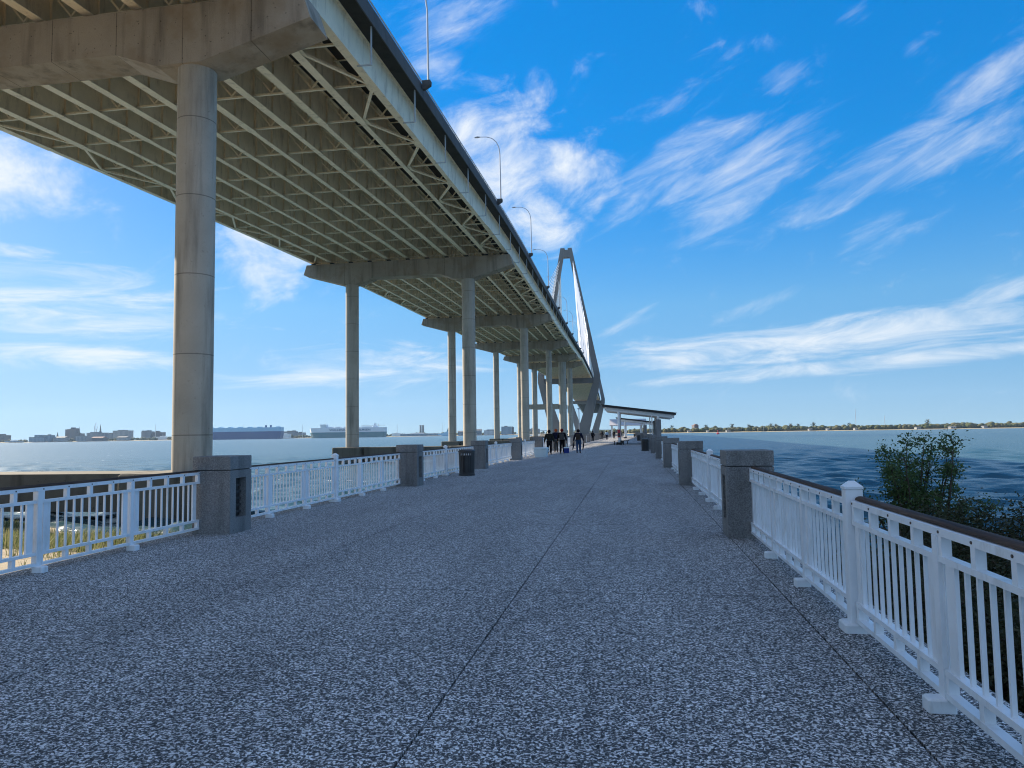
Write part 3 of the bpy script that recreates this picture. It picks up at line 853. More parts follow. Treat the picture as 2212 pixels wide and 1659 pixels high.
# litter bins
def make_bin():
    root = empty('litter_bin'); tag(root, '', 'litter bin', 'dark slatted litter bins on the pier')
    mb = MB()
    for k in range(26):
        if k % 13 == 6: continue
        a = 2*math.pi*k/26; c, s = math.cos(a), math.sin(a)
        mb.bar((.265*c, .265*s, .07), (.285*c, .285*s, .84), .043, .012, (c, s, 0))
    mb.lathe([(.270, .07), (.282, .07), (.282, .11), (.270, .11)], n=26); mb.lathe([(.284, .80), (.297, .80), (.297, .845), (.284, .845)], n=26)
    mb.build('slat_body', M['black'], root)
    MB().lathe([(.20, .08), (.225, .08), (.235, .72), (.21, .72)], n=20).build('liner', M['dark'], root, smooth=True)
    MB().lathe([(.15, .846), (.31, .846), (.315, .885), (.27, .93), (.16, .945)], n=26).build('rim', M['black'], root, smooth=True)
    MB().lathe([(.0, .004), (.30, .004), (.30, .06), (.0, .065)], n=26).build('base', M['black'], root)
    return root
bin0 = make_bin(); bin0.location = (-5.93, 25.75, 0); bin0['label'] = 'dark slatted litter bin beside the left railing, before its third pillar'
dup(bin0, (1.0, 56.3, 0), 1.0, 'dark litter bin on the right side of the pier, nearest of the right-hand bins')
dup(bin0, (1.12, 118, 0), 2.0, 'small dark litter bin on the right, farther away under the first pavilion column')
dup(bin0, (.85, 205, 0), .4, 'tiny dark litter bin far down the middle of the pier')

# coolers
root = empty('cooler', (-5.55, 44.6, 0), R(-6)); tag(root, 'large white cooler box standing by the left railing behind the first walker', 'cooler')
b = MB(); b.loft([[(-.36, -.22, .003), (.36, -.22, .003), (.36, .22, .003), (-.36, .22, .003)], [(-.41, -.26, .48), (.41, -.26, .48), (.41, .26, .48), (-.41, .26, .48)]]); b.build('box', M['whiteplastic'], root)
MB().cham(-.43, .43, -.28, .28, .485, .60, .03).build('lid', M['whiteplastic'], root)
for s in (-1, 1): MB().box(s*.44-.02, s*.44+.02, -.1, .1, .33, .42).build('handle', M['whiteplastic'], root)
root = empty('cooler', (-4.55, 51.1, 0), R(5)); tag(root, 'dark blue cooler with a white lid carried beside the walker in the red hood', 'cooler')
b = MB(); b.loft([[(-.17, -.23, .06), (.17, -.23, .06), (.17, .23, .06), (-.17, .23, .06)], [(-.19, -.25, .40), (.19, -.25, .40), (.19, .25, .40), (-.19, .25, .40)]]); b.build('box', M['blue'], root)
MB().cham(-.205, .205, -.265, .265, .402, .47, .02).build('lid', M['whiteplastic'], root)
MB().tube([(0, -.2, .44), (0, -.19, .60), (0, 0, .70), (0, .19, .60), (0, .2, .44)], .014, 8).build('handle', M['whiteplastic'], root)

# ------------------------------------------------------------------ people
def skinned(name, joints, edges, radii, mat, parent=None, root_j=None, sub=1):
    me = bpy.data.meshes.new(name); bm = bmesh.new()
    lay = bm.verts.layers.skin.verify(); vs = {}
    for k, p in joints.items():
        v = bm.verts.new(p); r = radii[k]; v[lay].radius = (r, r) if not isinstance(r, tuple) else r; vs[k] = v
    for a, b in edges: bm.edges.new((vs[a], vs[b]))
    seen = set()
    for k in joints:                                   # one root per connected chain
        if k in seen: continue
        comp, st = set(), [k]
        while st:
            q = st.pop()
            if q in comp: continue
            comp.add(q)
            for a, b in edges:
                if a == q: st.append(b)
                if b == q: st.append(a)
        seen |= comp
        rt = root_j if root_j in comp else k
        vs[rt][lay].use_root = True
    bm.to_mesh(me); bm.free()
    o = bpy.data.objects.new(name, me); COL.objects.link(o)
    sk = o.modifiers.new('skin', 'SKIN'); sk.use_smooth_shade = True
    if sub:
        sb = o.modifiers.new('sub', 'SUBSURF'); sb.levels = sub; sb.render_levels = sub
    dg = bpy.context.evaluated_depsgraph_get(); dg.update()
    nm = bpy.data.meshes.new_from_object(o.evaluated_get(dg))
    nm.name = name; nm.materials.clear(); nm.materials.append(mat)
    bpy.data.objects.remove(o); bpy.data.meshes.remove(me)
    o = bpy.data.objects.new(name, nm); COL.objects.link(o)
    nm.polygons.foreach_set('use_smooth', [True]*len(nm.polygons))
    if parent: o.parent = parent
    return o
SKIN = paint('skin', (.36, .21, .15), .05, .6)
def cloth(name, c): return paint(name, c, .12, .9, None, 6, .1)
CL = {'black': cloth('black_cloth', (.010, .010, .013)), 'olive': cloth('olive_cloth', (.022, .022, .016)), 'navy': cloth('navy_cloth', (.010, .012, .030)),
      'jeans': cloth('denim', (.035, .075, .15)), 'red': cloth('red_cloth', (.16, .012, .010)), 'orange': cloth('orange_cloth', (.40, .09, .03)),
      'sky': cloth('pale_blue_cloth', (.30, .42, .55)), 'brown': cloth('brown_cloth', (.05, .035, .025)), 'grey': cloth('grey_cloth', (.07, .065, .06)), 'hair': cloth('dark_hair', (.012, .010, .009))}
def make_person(loc, rz, label, jacket, trousers, head, hood=True, pack=None, stride=.0, lean=0.0, h=1.75, arm_out=.16, group=None, held=None):
    s = h/1.75*.97
    root = empty('person', loc, rz); root.scale = (s, s, s)
    tag(root, label, 'person', group)
    fy = lambda d, z: (d, z)
    J, E, Rr = {}, [], {}
    def j(k, p, r, par=None):
        J[k] = Vector(p); Rr[k] = r
        if par: E.append((par, k))
    j('pelvis', (0, 0, .95), .135)
    j('waist', (0, lean*.2, 1.08), .125, 'pelvis'); j('chest', (0, lean*.5, 1.30), .15, 'waist'); j('neckb', (0, lean*.8, 1.46), .07, 'chest')
    j('neck', (0, lean*.9+.01, 1.53), .055, 'neckb'); j('head', (0, lean+.02, 1.63), .085, 'neck'); j('crown', (0, lean+.015, 1.71), .07, 'head')
    j('nose', (0, lean+.115, 1.62), .018, 'head')
    for sd_, n in ((-1, 'l'), (1, 'r')):
        st = stride*sd_
        j('hip'+n, (.095*sd_, 0, .90), .105, 'pelvis'); j('knee'+n, (.10*sd_, st*.5+.03*abs(stride) + .02, .50), .062, 'hip'+n)
        j('ank'+n, (.10*sd_, st-.02, .09+.05*(st < 0)*abs(stride)), .042, 'knee'+n); j('toe'+n, (.115*sd_, st+.15, .045), .036, 'ank'+n)
        j('sh'+n, (.19*sd_, lean*.7, 1.42), .075, 'neckb'); j('el'+n, (.23*sd_+arm_out*.4*sd_, -st*.25-.02, 1.14), .048, 'sh'+n)
        j('wr'+n, (.24*sd_+arm_out*.6*sd_, -st*.45+.06, .89), .033, 'el'+n)
        j('palm'+n, (.245*sd_+arm_out*.6*sd_, -st*.47+.08, .81), .030, 'wr'+n)
    body_e = list(E)
    palm = {n: J['palm'+n] for n in 'lr'}
    for sd_, n in ((-1, 'l'), (1, 'r')):
        q = palm[n]
        for fi, (dy, ln) in enumerate(((.033, .072), (.011, .082), (-.011, .076), (-.032, .058))):
            a, b, c = f'f{n}{fi}a', f'f{n}{fi}b', f'f{n}{fi}c'
            j(a, q + Vector((0, dy*.8, -.012)), .0095); j(b, q + Vector((-.006*sd_, dy, -.012-ln*.55)), .009, a); j(c, q + Vector((-.026*sd_, dy, -.012-ln)), .0075, b)
        j('t'+n+'a', q + Vector((-.004*sd_, .022, .03)), .011); j('t'+n+'b', q + Vector((-.018*sd_, .052, .0)), .010, 't'+n+'a'); j('t'+n+'c', q + Vector((-.026*sd_, .056, -.03)), .008, 't'+n+'b')
    body = skinned('body', J, E, Rr, SKIN, root, 'pelvis', 1)
    def sub_skin(name, keys, grow, mat, rootk, rr=None):
        jj = {k: J[k] for k in keys}; ee = [e for e in body_e if e[0] in keys and e[1] in keys]
        return skinned(name, jj, ee, {k: (Rr[k]+grow if not (rr and k in rr) else rr[k]) for k in keys}, mat, root, rootk, 1)
    sub_skin('jacket', ['pelvis', 'waist', 'chest', 'neckb', 'shl', 'shr', 'ell', 'elr', 'wrl', 'wrr'], .028, jacket, 'chest', {'pelvis': .175, 'waist': .17, 'chest': .19})
    sub_skin('trousers', ['pelvis', 'hipl', 'hipr', 'kneel', 'kneer', 'ankl', 'ankr'], .028, trousers, 'pelvis', {'pelvis': .15})
    for n in 'lr': sub_skin('shoe', ['ank'+n, 'toe'+n], .016, CL['black'], 'ank'+n)
    hd = MB()
    c = J['head'] + Vector((0, -.012, .012))
    rings = []
    for k in range(9):
        a = -1.15 + 2.7*k/8; rr = .118*math.cos(a)+.002; zz = .132*math.sin(a)
        rings.append([(c.x + rr*math.cos(2*math.pi*q/14), c.y + rr*math.sin(2*math.pi*q/14)*(1.0 if math.sin(2*math.pi*q/14) < 0 else .62), c.z + zz) for q in range(14)])
    hd.loft(rings); hd.build('hood' if hood else 'hair', head, root, smooth='all')
    if pack:
        MB().cham(-.16, .16, -.36+lean*.4, -.17+lean*.4, 1.0, 1.42, .05).build('backpack', pack, root, smooth=True)
    return root, J, s
WZp = 'people walking along the pier'
make_person((-5.6, 49.6, 0), R(4), 'person in a dark olive hooded jacket and dark trousers walking away beside the white cooler', CL['olive'], CL['black'], CL['black'], True, None, .07, 0, 1.74, .17, WZp)
make_person((-4.9, 51.5, 0), R(2), 'person with a dark red hood and grey backpack walking away with the blue cooler', CL['black'], CL['black'], CL['red'], True, CL['grey'], .20, .02, 1.82, .12, WZp)
make_person((-5.62, 54.4, 0), R(10), 'person with an orange-red hood and navy jacket, half hidden behind the walker with the backpack', CL['navy'], CL['grey'], CL['orange'], True, None, .16, .04, 1.83, .12, WZp)
p4, J4, s4 = make_person((-3.78, 52.2, 0), R(-3), 'person in blue jeans and a dark hooded jacket with brown backpack, holding dark tackle', CL['navy'], CL['jeans'], CL['black'], True, CL['brown'], .08, 0, 1.76, .22, WZp)
for n, lab in (('l', 'long dark tackle held in the left hand of the walker in jeans'), ('r', 'long dark tackle held in the right hand of the walker in jeans')):
    q = p4.matrix_basis @ (J4['palm'+n]*1.0)
    q = Matrix.Translation((-3.78, 52.2, 0)) @ Matrix.Rotation(R(-3), 4, 'Z') @ Matrix.Scale(s4, 4) @ J4['palm'+n]
    o = MB().tube([(q.x, q.y, q.z+.03), (q.x-.03, q.y, q.z-.15), (q.x-.02, q.y, q.z-.3), (q.x-.08, q.y, q.z-.55)], [.012, .05, .055, .02], 8).build('tackle_bag', CL['black'], smooth='all')
    tag(o, lab, 'tackle', 'tackle carried by the walker in jeans')
far = [((-6.2, 118, 0), 'jacket', 'person in black leaning at the far left railing', CL['black'], CL['black'], CL['hair'], 1.7),
       ((-6.0, 150, 0), '', 'distant person in dark clothes close to the left railing', CL['black'], CL['grey'], CL['hair'], 1.75),
       ((-4.5, 134, 0), '', 'distant person in a pale blue top and dark trousers on the sunlit deck', CL['sky'], CL['navy'], CL['hair'], 1.72),
       ((-3.75, 158, 0), '', 'distant person all in black walking in the middle of the pier', CL['black'], CL['black'], CL['hair'], 1.8),
       ((-1.9, 197, 0), '', 'tiny dark figure far away, just right of the white pavilion post', CL['black'], CL['black'], CL['hair'], 1.75),
       ((-2.6, 199, 0), '', 'tiny dark figure far away, seen right behind the white pavilion post', CL['grey'], CL['black'], CL['hair'], 1.7)]
for loc, _, lab, ja, tr, he, hh in far:
    make_person(loc, random.uniform(-.5, .5), lab, ja, tr, he, False, None, .12, 0, hh, .12, WZp)

# ================================================================== PLANTS
def leaf_quads(mb, p, size, rng):
    d = Vector((rng.gauss(0, 1), rng.gauss(0, 1), rng.gauss(.35, .8))).normalized()
    sde = d.cross(Vector((rng.gauss(0, 1), rng.gauss(0, 1), rng.gauss(0, 1)))).normalized()
    n = d.cross(sde); L_ = size*rng.uniform(.7, 1.3); w = L_*.24
    a = p; b = p + d*L_*.5 + sde*w + n*.06*L_; c = p + d*L_; e = p + d*L_*.5 - sde*w + n*.06*L_
    o = len(mb.v); mb.v += [tuple(a), tuple(b), tuple(c), tuple(e)]; mb.f.append((o, o+1, o+2, o+3))
def make_shrub(name, seed, height, spread, nstem, leaves, lsize, lmat, label, cat, loc, wisp=.35, group=None):
    rng = random.Random(seed)
    root = empty(name, loc); tag(root, label, cat, group)
    st = MB(); lf = MB(); tips = []
    for k in range(nstem):
        a = 2*math.pi*k/nstem + rng.uniform(-.4, .4); out = spread*rng.uniform(.15, 1.0); hh = height*rng.uniform(.6, 1.0)*(1-.25*(out/spread)**2)
        base = Vector((rng.uniform(-.2, .2), rng.uniform(-.2, .2), 0))
        top = base + Vector((math.cos(a)*out, math.sin(a)*out, hh))
        mid = base*.5 + top*.5 + Vector((rng.uniform(-.15, .15), rng.uniform(-.15, .15), hh*.12))
        pts = [base]
        for q in range(1, 7):
            u = q/6; pts.append(base*(1-u)**2 + mid*2*u*(1-u) + top*u*u)
        st.tube(pts, [.035*(1-.85*i/6)*height/3 for i in range(7)], 5)
        for q in range(2, 7):
            for _ in range(3):
                d = Vector((rng.gauss(0, 1), rng.gauss(0, 1), rng.uniform(.1, 1.1))).normalized()*rng.uniform(.25, .6)*spread*.5
                e = pts[q] + d; st.tube([pts[q], (pts[q]+e)/2 + Vector((0, 0, .04)), e], [.010, .007, .003], 4)
                tips.append((pts[q], e))
    for i in range(leaves):
        a, b = rng.choice(tips); u = rng.random()**.7
        lf_p = a.lerp(b, u) + Vector((rng.gauss(0, 1), rng.gauss(0, 1), rng.gauss(0, 1)))*wisp*.18*spread
        if lf_p.z > .02: leaf_quads(lf, lf_p, lsize, rng)
    st.build('stem', M['bark'], root, smooth='all'); lf.build('foliage', lmat, root, fix=False)
    return root
make_shrub('shrub', 11, 3.55, 1.02, 26, 17000, .064, M['leaf'], 'tall green leafy shrub standing out against the water behind the near right railing', 'shrub', (5.55, 15.6, ground_z(5.55, 15.6)), .40)
under = make_shrub('shrub', 23, 2.45, 1.9, 34, 30000, .08, M['leaf2'], '', 'shrub', (0, 0, 0), .55, 'dark bushes below the right railing')
under2 = make_shrub('shrub', 31, 2.35, 2.0, 34, 30000, .075, M['leaf2'], '', 'shrub', (0, 0, 0), .55, 'dark bushes below the right railing')
spots = [(6.1, 13.4, 1.0, 'low bush at the foot of the tall shrub'), (8.2, 14.6, .98, 'dark brushy bush just right of the tall shrub'), (10.8, 17.0, 1.0, 'dark bush on the right edge, farthest toward the water'),
         (4.0, 8.9, .86, 'dark bush seen through the right railing, left of its white post'), (6.8, 10.6, 1.0, 'dark brown bush above the handrail at the right edge'), (4.3, 5.6, .78, 'dark bush close behind the balusters right of the white post'),
         (3.9, 2.8, .75, 'dark bush at the lower right corner behind the balusters'), (6.3, 7.0, .95, 'brown bush behind the railing, second row from the pier'), (9.2, 11.2, 1.0, 'dark bush at the right edge in the second row'),
         (4.3, 12.2, .88, 'dark bush behind the railing just right of the first pillar'), (12.2, 13.4, 1.1, 'dark bush in the back row at the right edge')]
for i, (x, y, sc, lab) in enumerate(spots):
    src = under if i % 2 == 0 else under2
    o = src if i < 2 else dup(src)
    o.location = (x, y, ground_z(x, y)-.05); o.rotation_euler = (0, 0, i*1.7); o.scale = (sc, sc, sc*.9); o['label'] = lab

# beach grass on the left
rng = random.Random(5); gmsh = MB()
def blade(p, h, rng):
    a = rng.uniform(0, 6.283); b = Vector((math.cos(a), math.sin(a), 0)); w = Vector((-b.y, b.x, 0))*.012
    bend = b*h*rng.uniform(.15, .6)
    o = len(gmsh.v)
    gmsh.v += [tuple(p-w), tuple(p+w), tuple(p+w*.8+bend*.4+Vector((0, 0, h*.65))), tuple(p-w*.8+bend*.4+Vector((0, 0, h*.65))), tuple(p+bend+Vector((0, 0, h)))]
    gmsh.f += [(o, o+1, o+2, o+3), (o+3, o+2, o+4)]
cnt = 0
while cnt < 2400:
    x = rng.uniform(-42, -7.6); y = rng.uniform(10, 39)
    z = ground_z(x, y)
    if z < -3.35: continue
    edge = (z + 3.5)
    dens_ = (1.0 if .15 < edge < 1.3 else (.03 if y < 20 else .25)) * (.3 + .9*max(0, mnoise.noise(Vector((x*.35, y*.35, 2)))+.35))
    if rng.random() > dens_: continue
    cnt += 1
    for _ in range(11):
        q = Vector((x+rng.gauss(0, .14), y+rng.gauss(0, .14), 0)); q.z = ground_z(q.x, q.y)-.02
        blade(q, rng.uniform(.2, .75)*(.55 if q.z < -2.7 else 1), rng)
tag(gmsh.build('beach_grass', M['grass'], fix=False), 'green and straw coloured beach grass on the sand below the left railing', 'grass', kind='stuff')

# ================================================================== FAR SHORES
def strip(name, pts, width, zt, mat):
    """raised land strip along a list of (x, y) shoreline points, running back 'width' metres"""
    mb = MB(); rings = []
    for x, y in pts:
        d = Vector((x, y, 0)).normalized()
        rings.append([(x, y, WZ-.5), (x+d.x*14, y+d.y*14, WZ+.7), (x+d.x*45, y+d.y*45, WZ+zt), (x+d.x*width, y+d.y*width, WZ+zt), (x+d.x*width, y+d.y*width, WZ-1)])
    mb.loft(rings); tag(mb.build(name, mat), kind='structure')
def shore_pts(lst): return [(at_depth(x, 930, d).x, at_depth(x, 930, d).y) for x, d in lst]
left_line = [(-1500, 2100), (-700, 2100), (-200, 2120), (300, 2180), (700, 2260), (1000, 2320), (1200, 2380), (1330, 2300)]
right_line = [(1290, 1750), (1330, 1700), (1420, 1560), (1600, 1480), (1850, 1420), (2100, 1380), (2400, 1330), (3000, 1200)]
strip('far_land', shore_pts(left_line), 500, 1.6, M['farsand'])
strip('far_land', shore_pts(right_line), 500, 1.6, M['farsand'])
def tab(lst, x): return lerp_tab(lst, x)
def canopy(name, line, x0, x1, n, hmin, hmax, seed, label, back=150, front=30):
    rng = random.Random(seed); mb = MB()
    tmpl = bmesh.new(); bmesh.ops.create_icosphere(tmpl, subdivisions=2, radius=1.0)
    tv = [v.co.copy() for v in tmpl.verts]; tf = [tuple(v.index for v in f.verts) for f in tmpl.faces]; tmpl.free()
    for _ in range(n):
        x = rng.uniform(x0, x1); d = tab(line, x) + front + back*rng.random()**1.6
        p = at_depth(x, 930, d); hh = rng.uniform(hmin, hmax)*(1 if rng.random() > .06 else 1.35); r = hh*rng.uniform(.45, .8)
        ph = rng.uniform(0, 50); vs = []
        for c in tv:
            k = 1 + .42*mnoise.noise(Vector((c.x*2.1+ph, c.y*2.1, c.z*2.1))) + .25*mnoise.noise(Vector((c.x*5+ph, c.y*5, c.z*5)))
            vs.append((p.x + c.x*r*k, p.y + c.y*r*k, WZ + 1.2 + hh*.52 + c.z*hh*.52*k))
        mb.add(vs, tf)
    tag(mb.build(name, M['farleaf'], smooth='all', fix=False), label, 'trees', kind='stuff')
canopy('far_wood', right_line, 1285, 2560, 1700, 4.4, 9.4, 3, 'low green and brown wood along the far right shore')
canopy('far_wood', left_line, -900, 1330, 1050, 4.5, 9, 4, 'bluish tree line along the far left shore in front of the city', 220, 25)
# taller pines standing out of the right-hand wood
def pine(x, d, h, label):
    p = at_depth(x, 930, d); root = empty('pine_tree', (p.x, p.y, WZ+1)); tag(root, label, 'tree', 'pines standing above the far wood')
    rng = random.Random(int(x)); MB().tube([(0, 0, 0), (0, 0, h*.9)], [.35, .15], 6).build('trunk', M['bark'], root)
    mb = MB(); 
    for _ in range(130):
        a = rng.uniform(0, 6.28); r = rng.random()*h*.24
        q = Vector((math.cos(a)*r, math.sin(a)*r, h*rng.uniform(.42, 1.0))); leaf_quads(mb, q, h*.15, rng)
    mb.build('crown', M['farleaf'], root, fix=False)
for i, (x, h) in enumerate([(1452, 15), (1525, 15.5), (1582, 16), (1618, 14.5), (1665, 15.5), (1758, 17), (1676, 14.5), (1708, 15), (1725, 14), (1835, 14.5), (2005, 18)]):
    pine(x, tab(right_line, x)+60, h, ['tall thin pine above the far right wood, left of the brick house', 'pine above the far wood over the red buoy', 'pine above the far wood close to the second pillar', 'small pine in the middle of the far wood',
         'pine above the far wood, left of the big shrub', 'wide-crowned pine above the far wood near the radio masts', 'thin pine crowding the middle of the far skyline', 'lone pine just left of the wide-crowned pine', 'short pine beside the wide-crowned pine',
         'pine beside the taller radio mast', 'pine standing highest above the wood at the far right'][i])
def mast(x, ytop, d, label, base=930, name='radio_mast', w=1.6):
    p = at_depth(x, base, d); pt = at_depth(x, ytop, d); h = pt.z-WZ
    root = empty(name, (p.x, p.y, WZ+1)); tag(root, label, 'mast', 'thin masts on the far shores')
    mb = MB(); k = w/2
    for q in range(3):
        a = 2.094*q; mb.bar((k*math.cos(a), k*math.sin(a), 0), (k*.25*math.cos(a), k*.25*math.sin(a), h), .35)
    mb.build('lattice', M['galv'], root)
    MB().tube([(0, 0, h*.96), (0, 0, h*1.04)], .12, 5).build('antenna', M['galv'], root)
mast(1849.5, 884, 2100, 'taller of two thin radio masts over the right-hand wood'); mast(1912, 899, 2100, 'shorter of two thin radio masts over the right-hand wood')
mast(607*.0+ (840+1890*.1808)/1.808, 918, 2260, 'thin mast with a small flag between the two ships', w=1.0)
mast((1200+1295*.2712)/1.808, 917, 2400, 'thin mast left of the twin chimneys', w=1.2); mast((1200+1943*.2712)/1.808, 915, 2400, 'thin mast above the green and white vessel', w=1.2)
mast(336, 918, 2330, 'thin mast on the skyline left of the near bridge column', w=1.2)

# city on the left: (px0, px1, ytop, depth, material, roof, kind)
def zpx(z): return (1550+z*.3164)/1.808
def xpx(z): return z*.3164/1.808
def building(x0, x1, ytop, d, mat, label, steps=(), cat='building', roof='roof', pitched=False, name='city_building', deep=26):
    a, b = at_depth(x0, 930, d), at_depth(x1, 930, d); top = at_depth((x0+x1)/2, ytop, d).z
    w = (Vector((b.x, b.y, 0))-Vector((a.x, a.y, 0))).length; c = (a+b)/2
    rz = math.atan2(b.y-a.y, b.x-a.x)
    root = empty(name, (c.x, c.y, WZ+1.3), rz); tag(root, label, cat, 'buildings on the far shore')
    h = top-WZ-1.3
    MB().box(-w/2, w/2, 0, deep, 0, h).build('wall', mat, root)
    if pitched:
        MB().loft([[(-w/2-.5, -1, h+.01), (-w/2-.5, deep+1, h+.01), (-w/2-.5, deep/2, h+h*.35)], [(w/2+.5, -1, h+.01), (w/2+.5, deep+1, h+.01), (w/2+.5, deep/2, h+h*.35)]]).build('roof', M[roof], root)
    else:
        rb = MB().box(-w/2-.3, w/2+.3, -.3, deep+.3, h+.01, h+1.0); rb.box(-w*.2, w*.1, deep*.3, deep*.7, h+1.0, h+3.2); rb.build('roof', M[roof], root)
    for (u0, u1, yt, nm) in steps:
        hh = at_depth((x0+x1)/2, yt, d).z-WZ-1.3
        MB().box(-w/2+w*u0, -w/2+w*u1, deep*.15, deep*.85, h+1.01, hh).build(nm, mat, root)
    return root
def Z(x): return xpx(x)
building(Z(-60), Z(68), zpx(478), 2250, M['b_brick'], 'dark building cut by the left edge of the picture', [(.35, .6, zpx(458), 'tower')])
building(Z(360), Z(545), zpx(500), 2150, M['b_blue'], 'low glassy building at the waterside left of the big city block', [(.3, .75, zpx(470), 'upper_storey')])
building(Z(550), Z(615), zpx(476), 2160, M['b_blue'], 'slim glassy block right beside the low glassy building')
building(Z(805), Z(925), zpx(405), 2350, M['b_brick'], 'tallest city block with a turret on its roof', [(.5, .68, zpx(377), 'turret'), (.86, .98, zpx(388), 'chimney'), (.1, .5, zpx(398), 'gable')])
building(Z(925), Z(990), zpx(455), 2350, M['b_brick'], 'low wing joined to the right side of the tallest block')
building(Z(660), Z(800), zpx(505), 2170, M['b_cream'], 'low pale buildings in front of the tallest block', pitched=True)
building(Z(935), Z(1060), zpx(488), 2170, M['b_cream'], 'cream low-rise between the tallest block and the broad grey block', [(.3, .6, zpx(478), 'upper_storey')])
building(Z(1070), Z(1285), zpx(447), 2250, M['b_grey'], 'broad grey city block below the construction cranes', [(.15, .65, zpx(434), 'upper_storey')])
building(Z(1300), Z(1400), zpx(455), 2330, M['b_grey'], 'low grey block left of the pale stepped block')
building(Z(1392), Z(1596), zpx(420), 2330, M['b_cream'], 'pale stepped city block right of the pointed steeple', [(.25, .7, zpx(408), 'upper_storey')])
building(Z(1745), Z(1860), zpx(430), 2380, M['b_grey'], 'grey block with raised ends left of the near bridge column', [(.0, .2, zpx(415), 'stair_tower'), (.5, .75, zpx(412), 'stair_tower')])
building(Z(1880), Z(2000), zpx(440), 2380, M['b_brick'], 'brick block under the thin skyline mast', [(.25, .45, zpx(420), 'tower')])
building(Z(1900), Z(2095), zpx(495), 2250, M['whitefar'], 'long low sunlit shed next to the near bridge column', roof='whitefar')
building(Z(60), Z(220), zpx(548), 2140, M['b_blue'], 'low pale waterside shed at the far left', roof='whitefar')
building(Z(1130), Z(1270), zpx(505), 2170, M['b_brick'], 'small brick warehouse at the waterside under the grey block', pitched=True, roof='roofred')
building(Z(1440), Z(1560), zpx(500), 2200, M['b_cream'], 'small cream house in the trees under the pale stepped block', pitched=True)
def steeple(zx, ztop, zbase, d, label):
    x = Z(zx); p = at_depth(x, 930, d); h = at_depth(x, zpx(ztop), d).z-WZ-1.3; hb = at_depth(x, zpx(zbase), d).z-WZ-1.3
    root = empty('church_steeple', (p.x, p.y, WZ+1.3)); tag(root, label, 'steeple', 'church steeples in the city')
    MB().cbox(0, 0, 0, hb, 6, 6).build('tower', M['b_brick'], root)
    MB().lathe([(3.0, hb+.01), (2.2, hb+(h-hb)*.3), (.05, h)], n=8).build('spire', M['roof'], root)
steeple(712, 430, 490, 2300, 'smallest pointed steeple left of the tallest block'); steeple(978, 362, 455, 2360, 'slender steeple right beside the tallest block'); steeple(1240, 335, 430, 2360, 'tallest pointed steeple, right of the construction cranes')
def crane(zx, ztop, d, jib, label):
    x = Z(zx); p = at_depth(x, 930, d); h = at_depth(x, zpx(ztop), d).z-WZ-1.3
    root = empty('tower_crane', (p.x, p.y, WZ+1.3)); tag(root, label, 'crane', 'cranes on the far shore')
    mb = MB()
    for sx in (-1, 1):
        for sy in (-1, 1): mb.bar((sx, sy, 0), (sx, sy, h*.82), .45)
    for k in range(10): mb.bar((-1, -1, h*.082*k), (1, -1, h*.082*(k+1)), .3)
    mb.build('mast', M['galv'], root)
    MB().bar((0, 0, h*.8), (jib, 0, h), .9).build('jib', M['galv'], root)
crane(1170, 318, 2400, 5, 'taller lattice crane on the city skyline'); crane(1192, 368, 2400, 4, 'shorter lattice crane on the city skyline')

# right of the ships
def z7(x): return (1200+x*.2712)/1.808
def y7(y): return (1620+y*.2712)/1.808
building((840+1455*.1808)/1.808, (840+1740*.1808)/1.808, (1620+365*.1808)/1.808, 2350, M['b_grey'], 'grey dockside building between the two ships', [(.7, .88, (1620+338*.1808)/1.808, 'roof_tower')])
building((840+1740*.1808)/1.808, (840+1915*.1808)/1.808, (1620+390*.1808)/1.808, 2350, M['b_grey'], 'lower dockside building between the ships, under the thin mast')
building((840+1420*.1808)/1.808, (840+1590*.1808)/1.808, (1620+420*.1808)/1.808, 2240, M['whitefar'], 'white dock shed right behind the blue ship', roof='whitefar')
building(z7(1215), z7(1340), y7(272), 2230, M['whitefar'], 'white end of the long dock shed right of the second ship', roof='whitefar')
o = building(z7(1341), z7(1890), y7(274), 2230, M['b_blue'], 'long dock shed with a white roof and grey doors right of the second ship', roof='whitefar')
def chimney(zx, label):
    p = at_depth(z7(zx), 930, 2500); h = at_depth(z7(zx), y7(150), 2500).z-WZ-1.3
    root = empty('smokestack', (p.x, p.y, WZ+1.3)); tag(root, label, 'smokestack', 'twin smokestacks')
    MB().tube([(0, 0, 0), (0, 0, h-2)], [4.2, 3.4], 16).build('shaft', M['b_grey'], root); MB().cyl(0, 0, h-1.99, h, 3.7, 16).build('crown', M['roof'], root)
chimney(1632, 'left one of the twin smokestacks'); chimney(1668, 'right one of the twin smokestacks')
p = at_depth(z7(1022), 930, 2420); hh = at_depth(z7(1022), y7(150), 2420).z-WZ-1.3
root = empty('tower_crane', (p.x, p.y, WZ+1.3), R(20)); tag(root, 'tower crane with a long level jib behind the second ship', 'crane', 'cranes on the far shore')
MB().bar((0, 0, 0), (0, 0, hh*1.12), 1.6).build('mast', M['galv'], root); MB().bar((-55, 0, hh), (26, 0, hh), 1.0).build('jib', M['galv'], root)
def z3(x): return (1700+x*.1808)/1.808
def y3(y): return (1600+y*.1808)/1.808
building(z3(1425), z3(1650), y3(372), 2330, M['b_blue'], 'blue-white apartment block seen between the far bridge columns', [(.0, .95, y3(366), 'upper_storey')])
building(z3(1652), z3(1700), y3(380), 2330, M['b_brick'], 'narrow pinkish block against the right side of the apartment block')
building(z3(1050), z3(1275), y3(450), 2330, M['b_white'], 'white stepped houses left of the apartment block', [(.25, .95, y3(424), 'upper_storey')])
building(z3(890), z3(1000), y3(452), 2330, M['b_grey'], 'grey-blue house with a dark roof right of the third bridge column', pitched=True)
building(z3(485), z3(600), y3(480), 2330, M['b_grey'], 'small grey houses between the third pier columns', pitched=True)
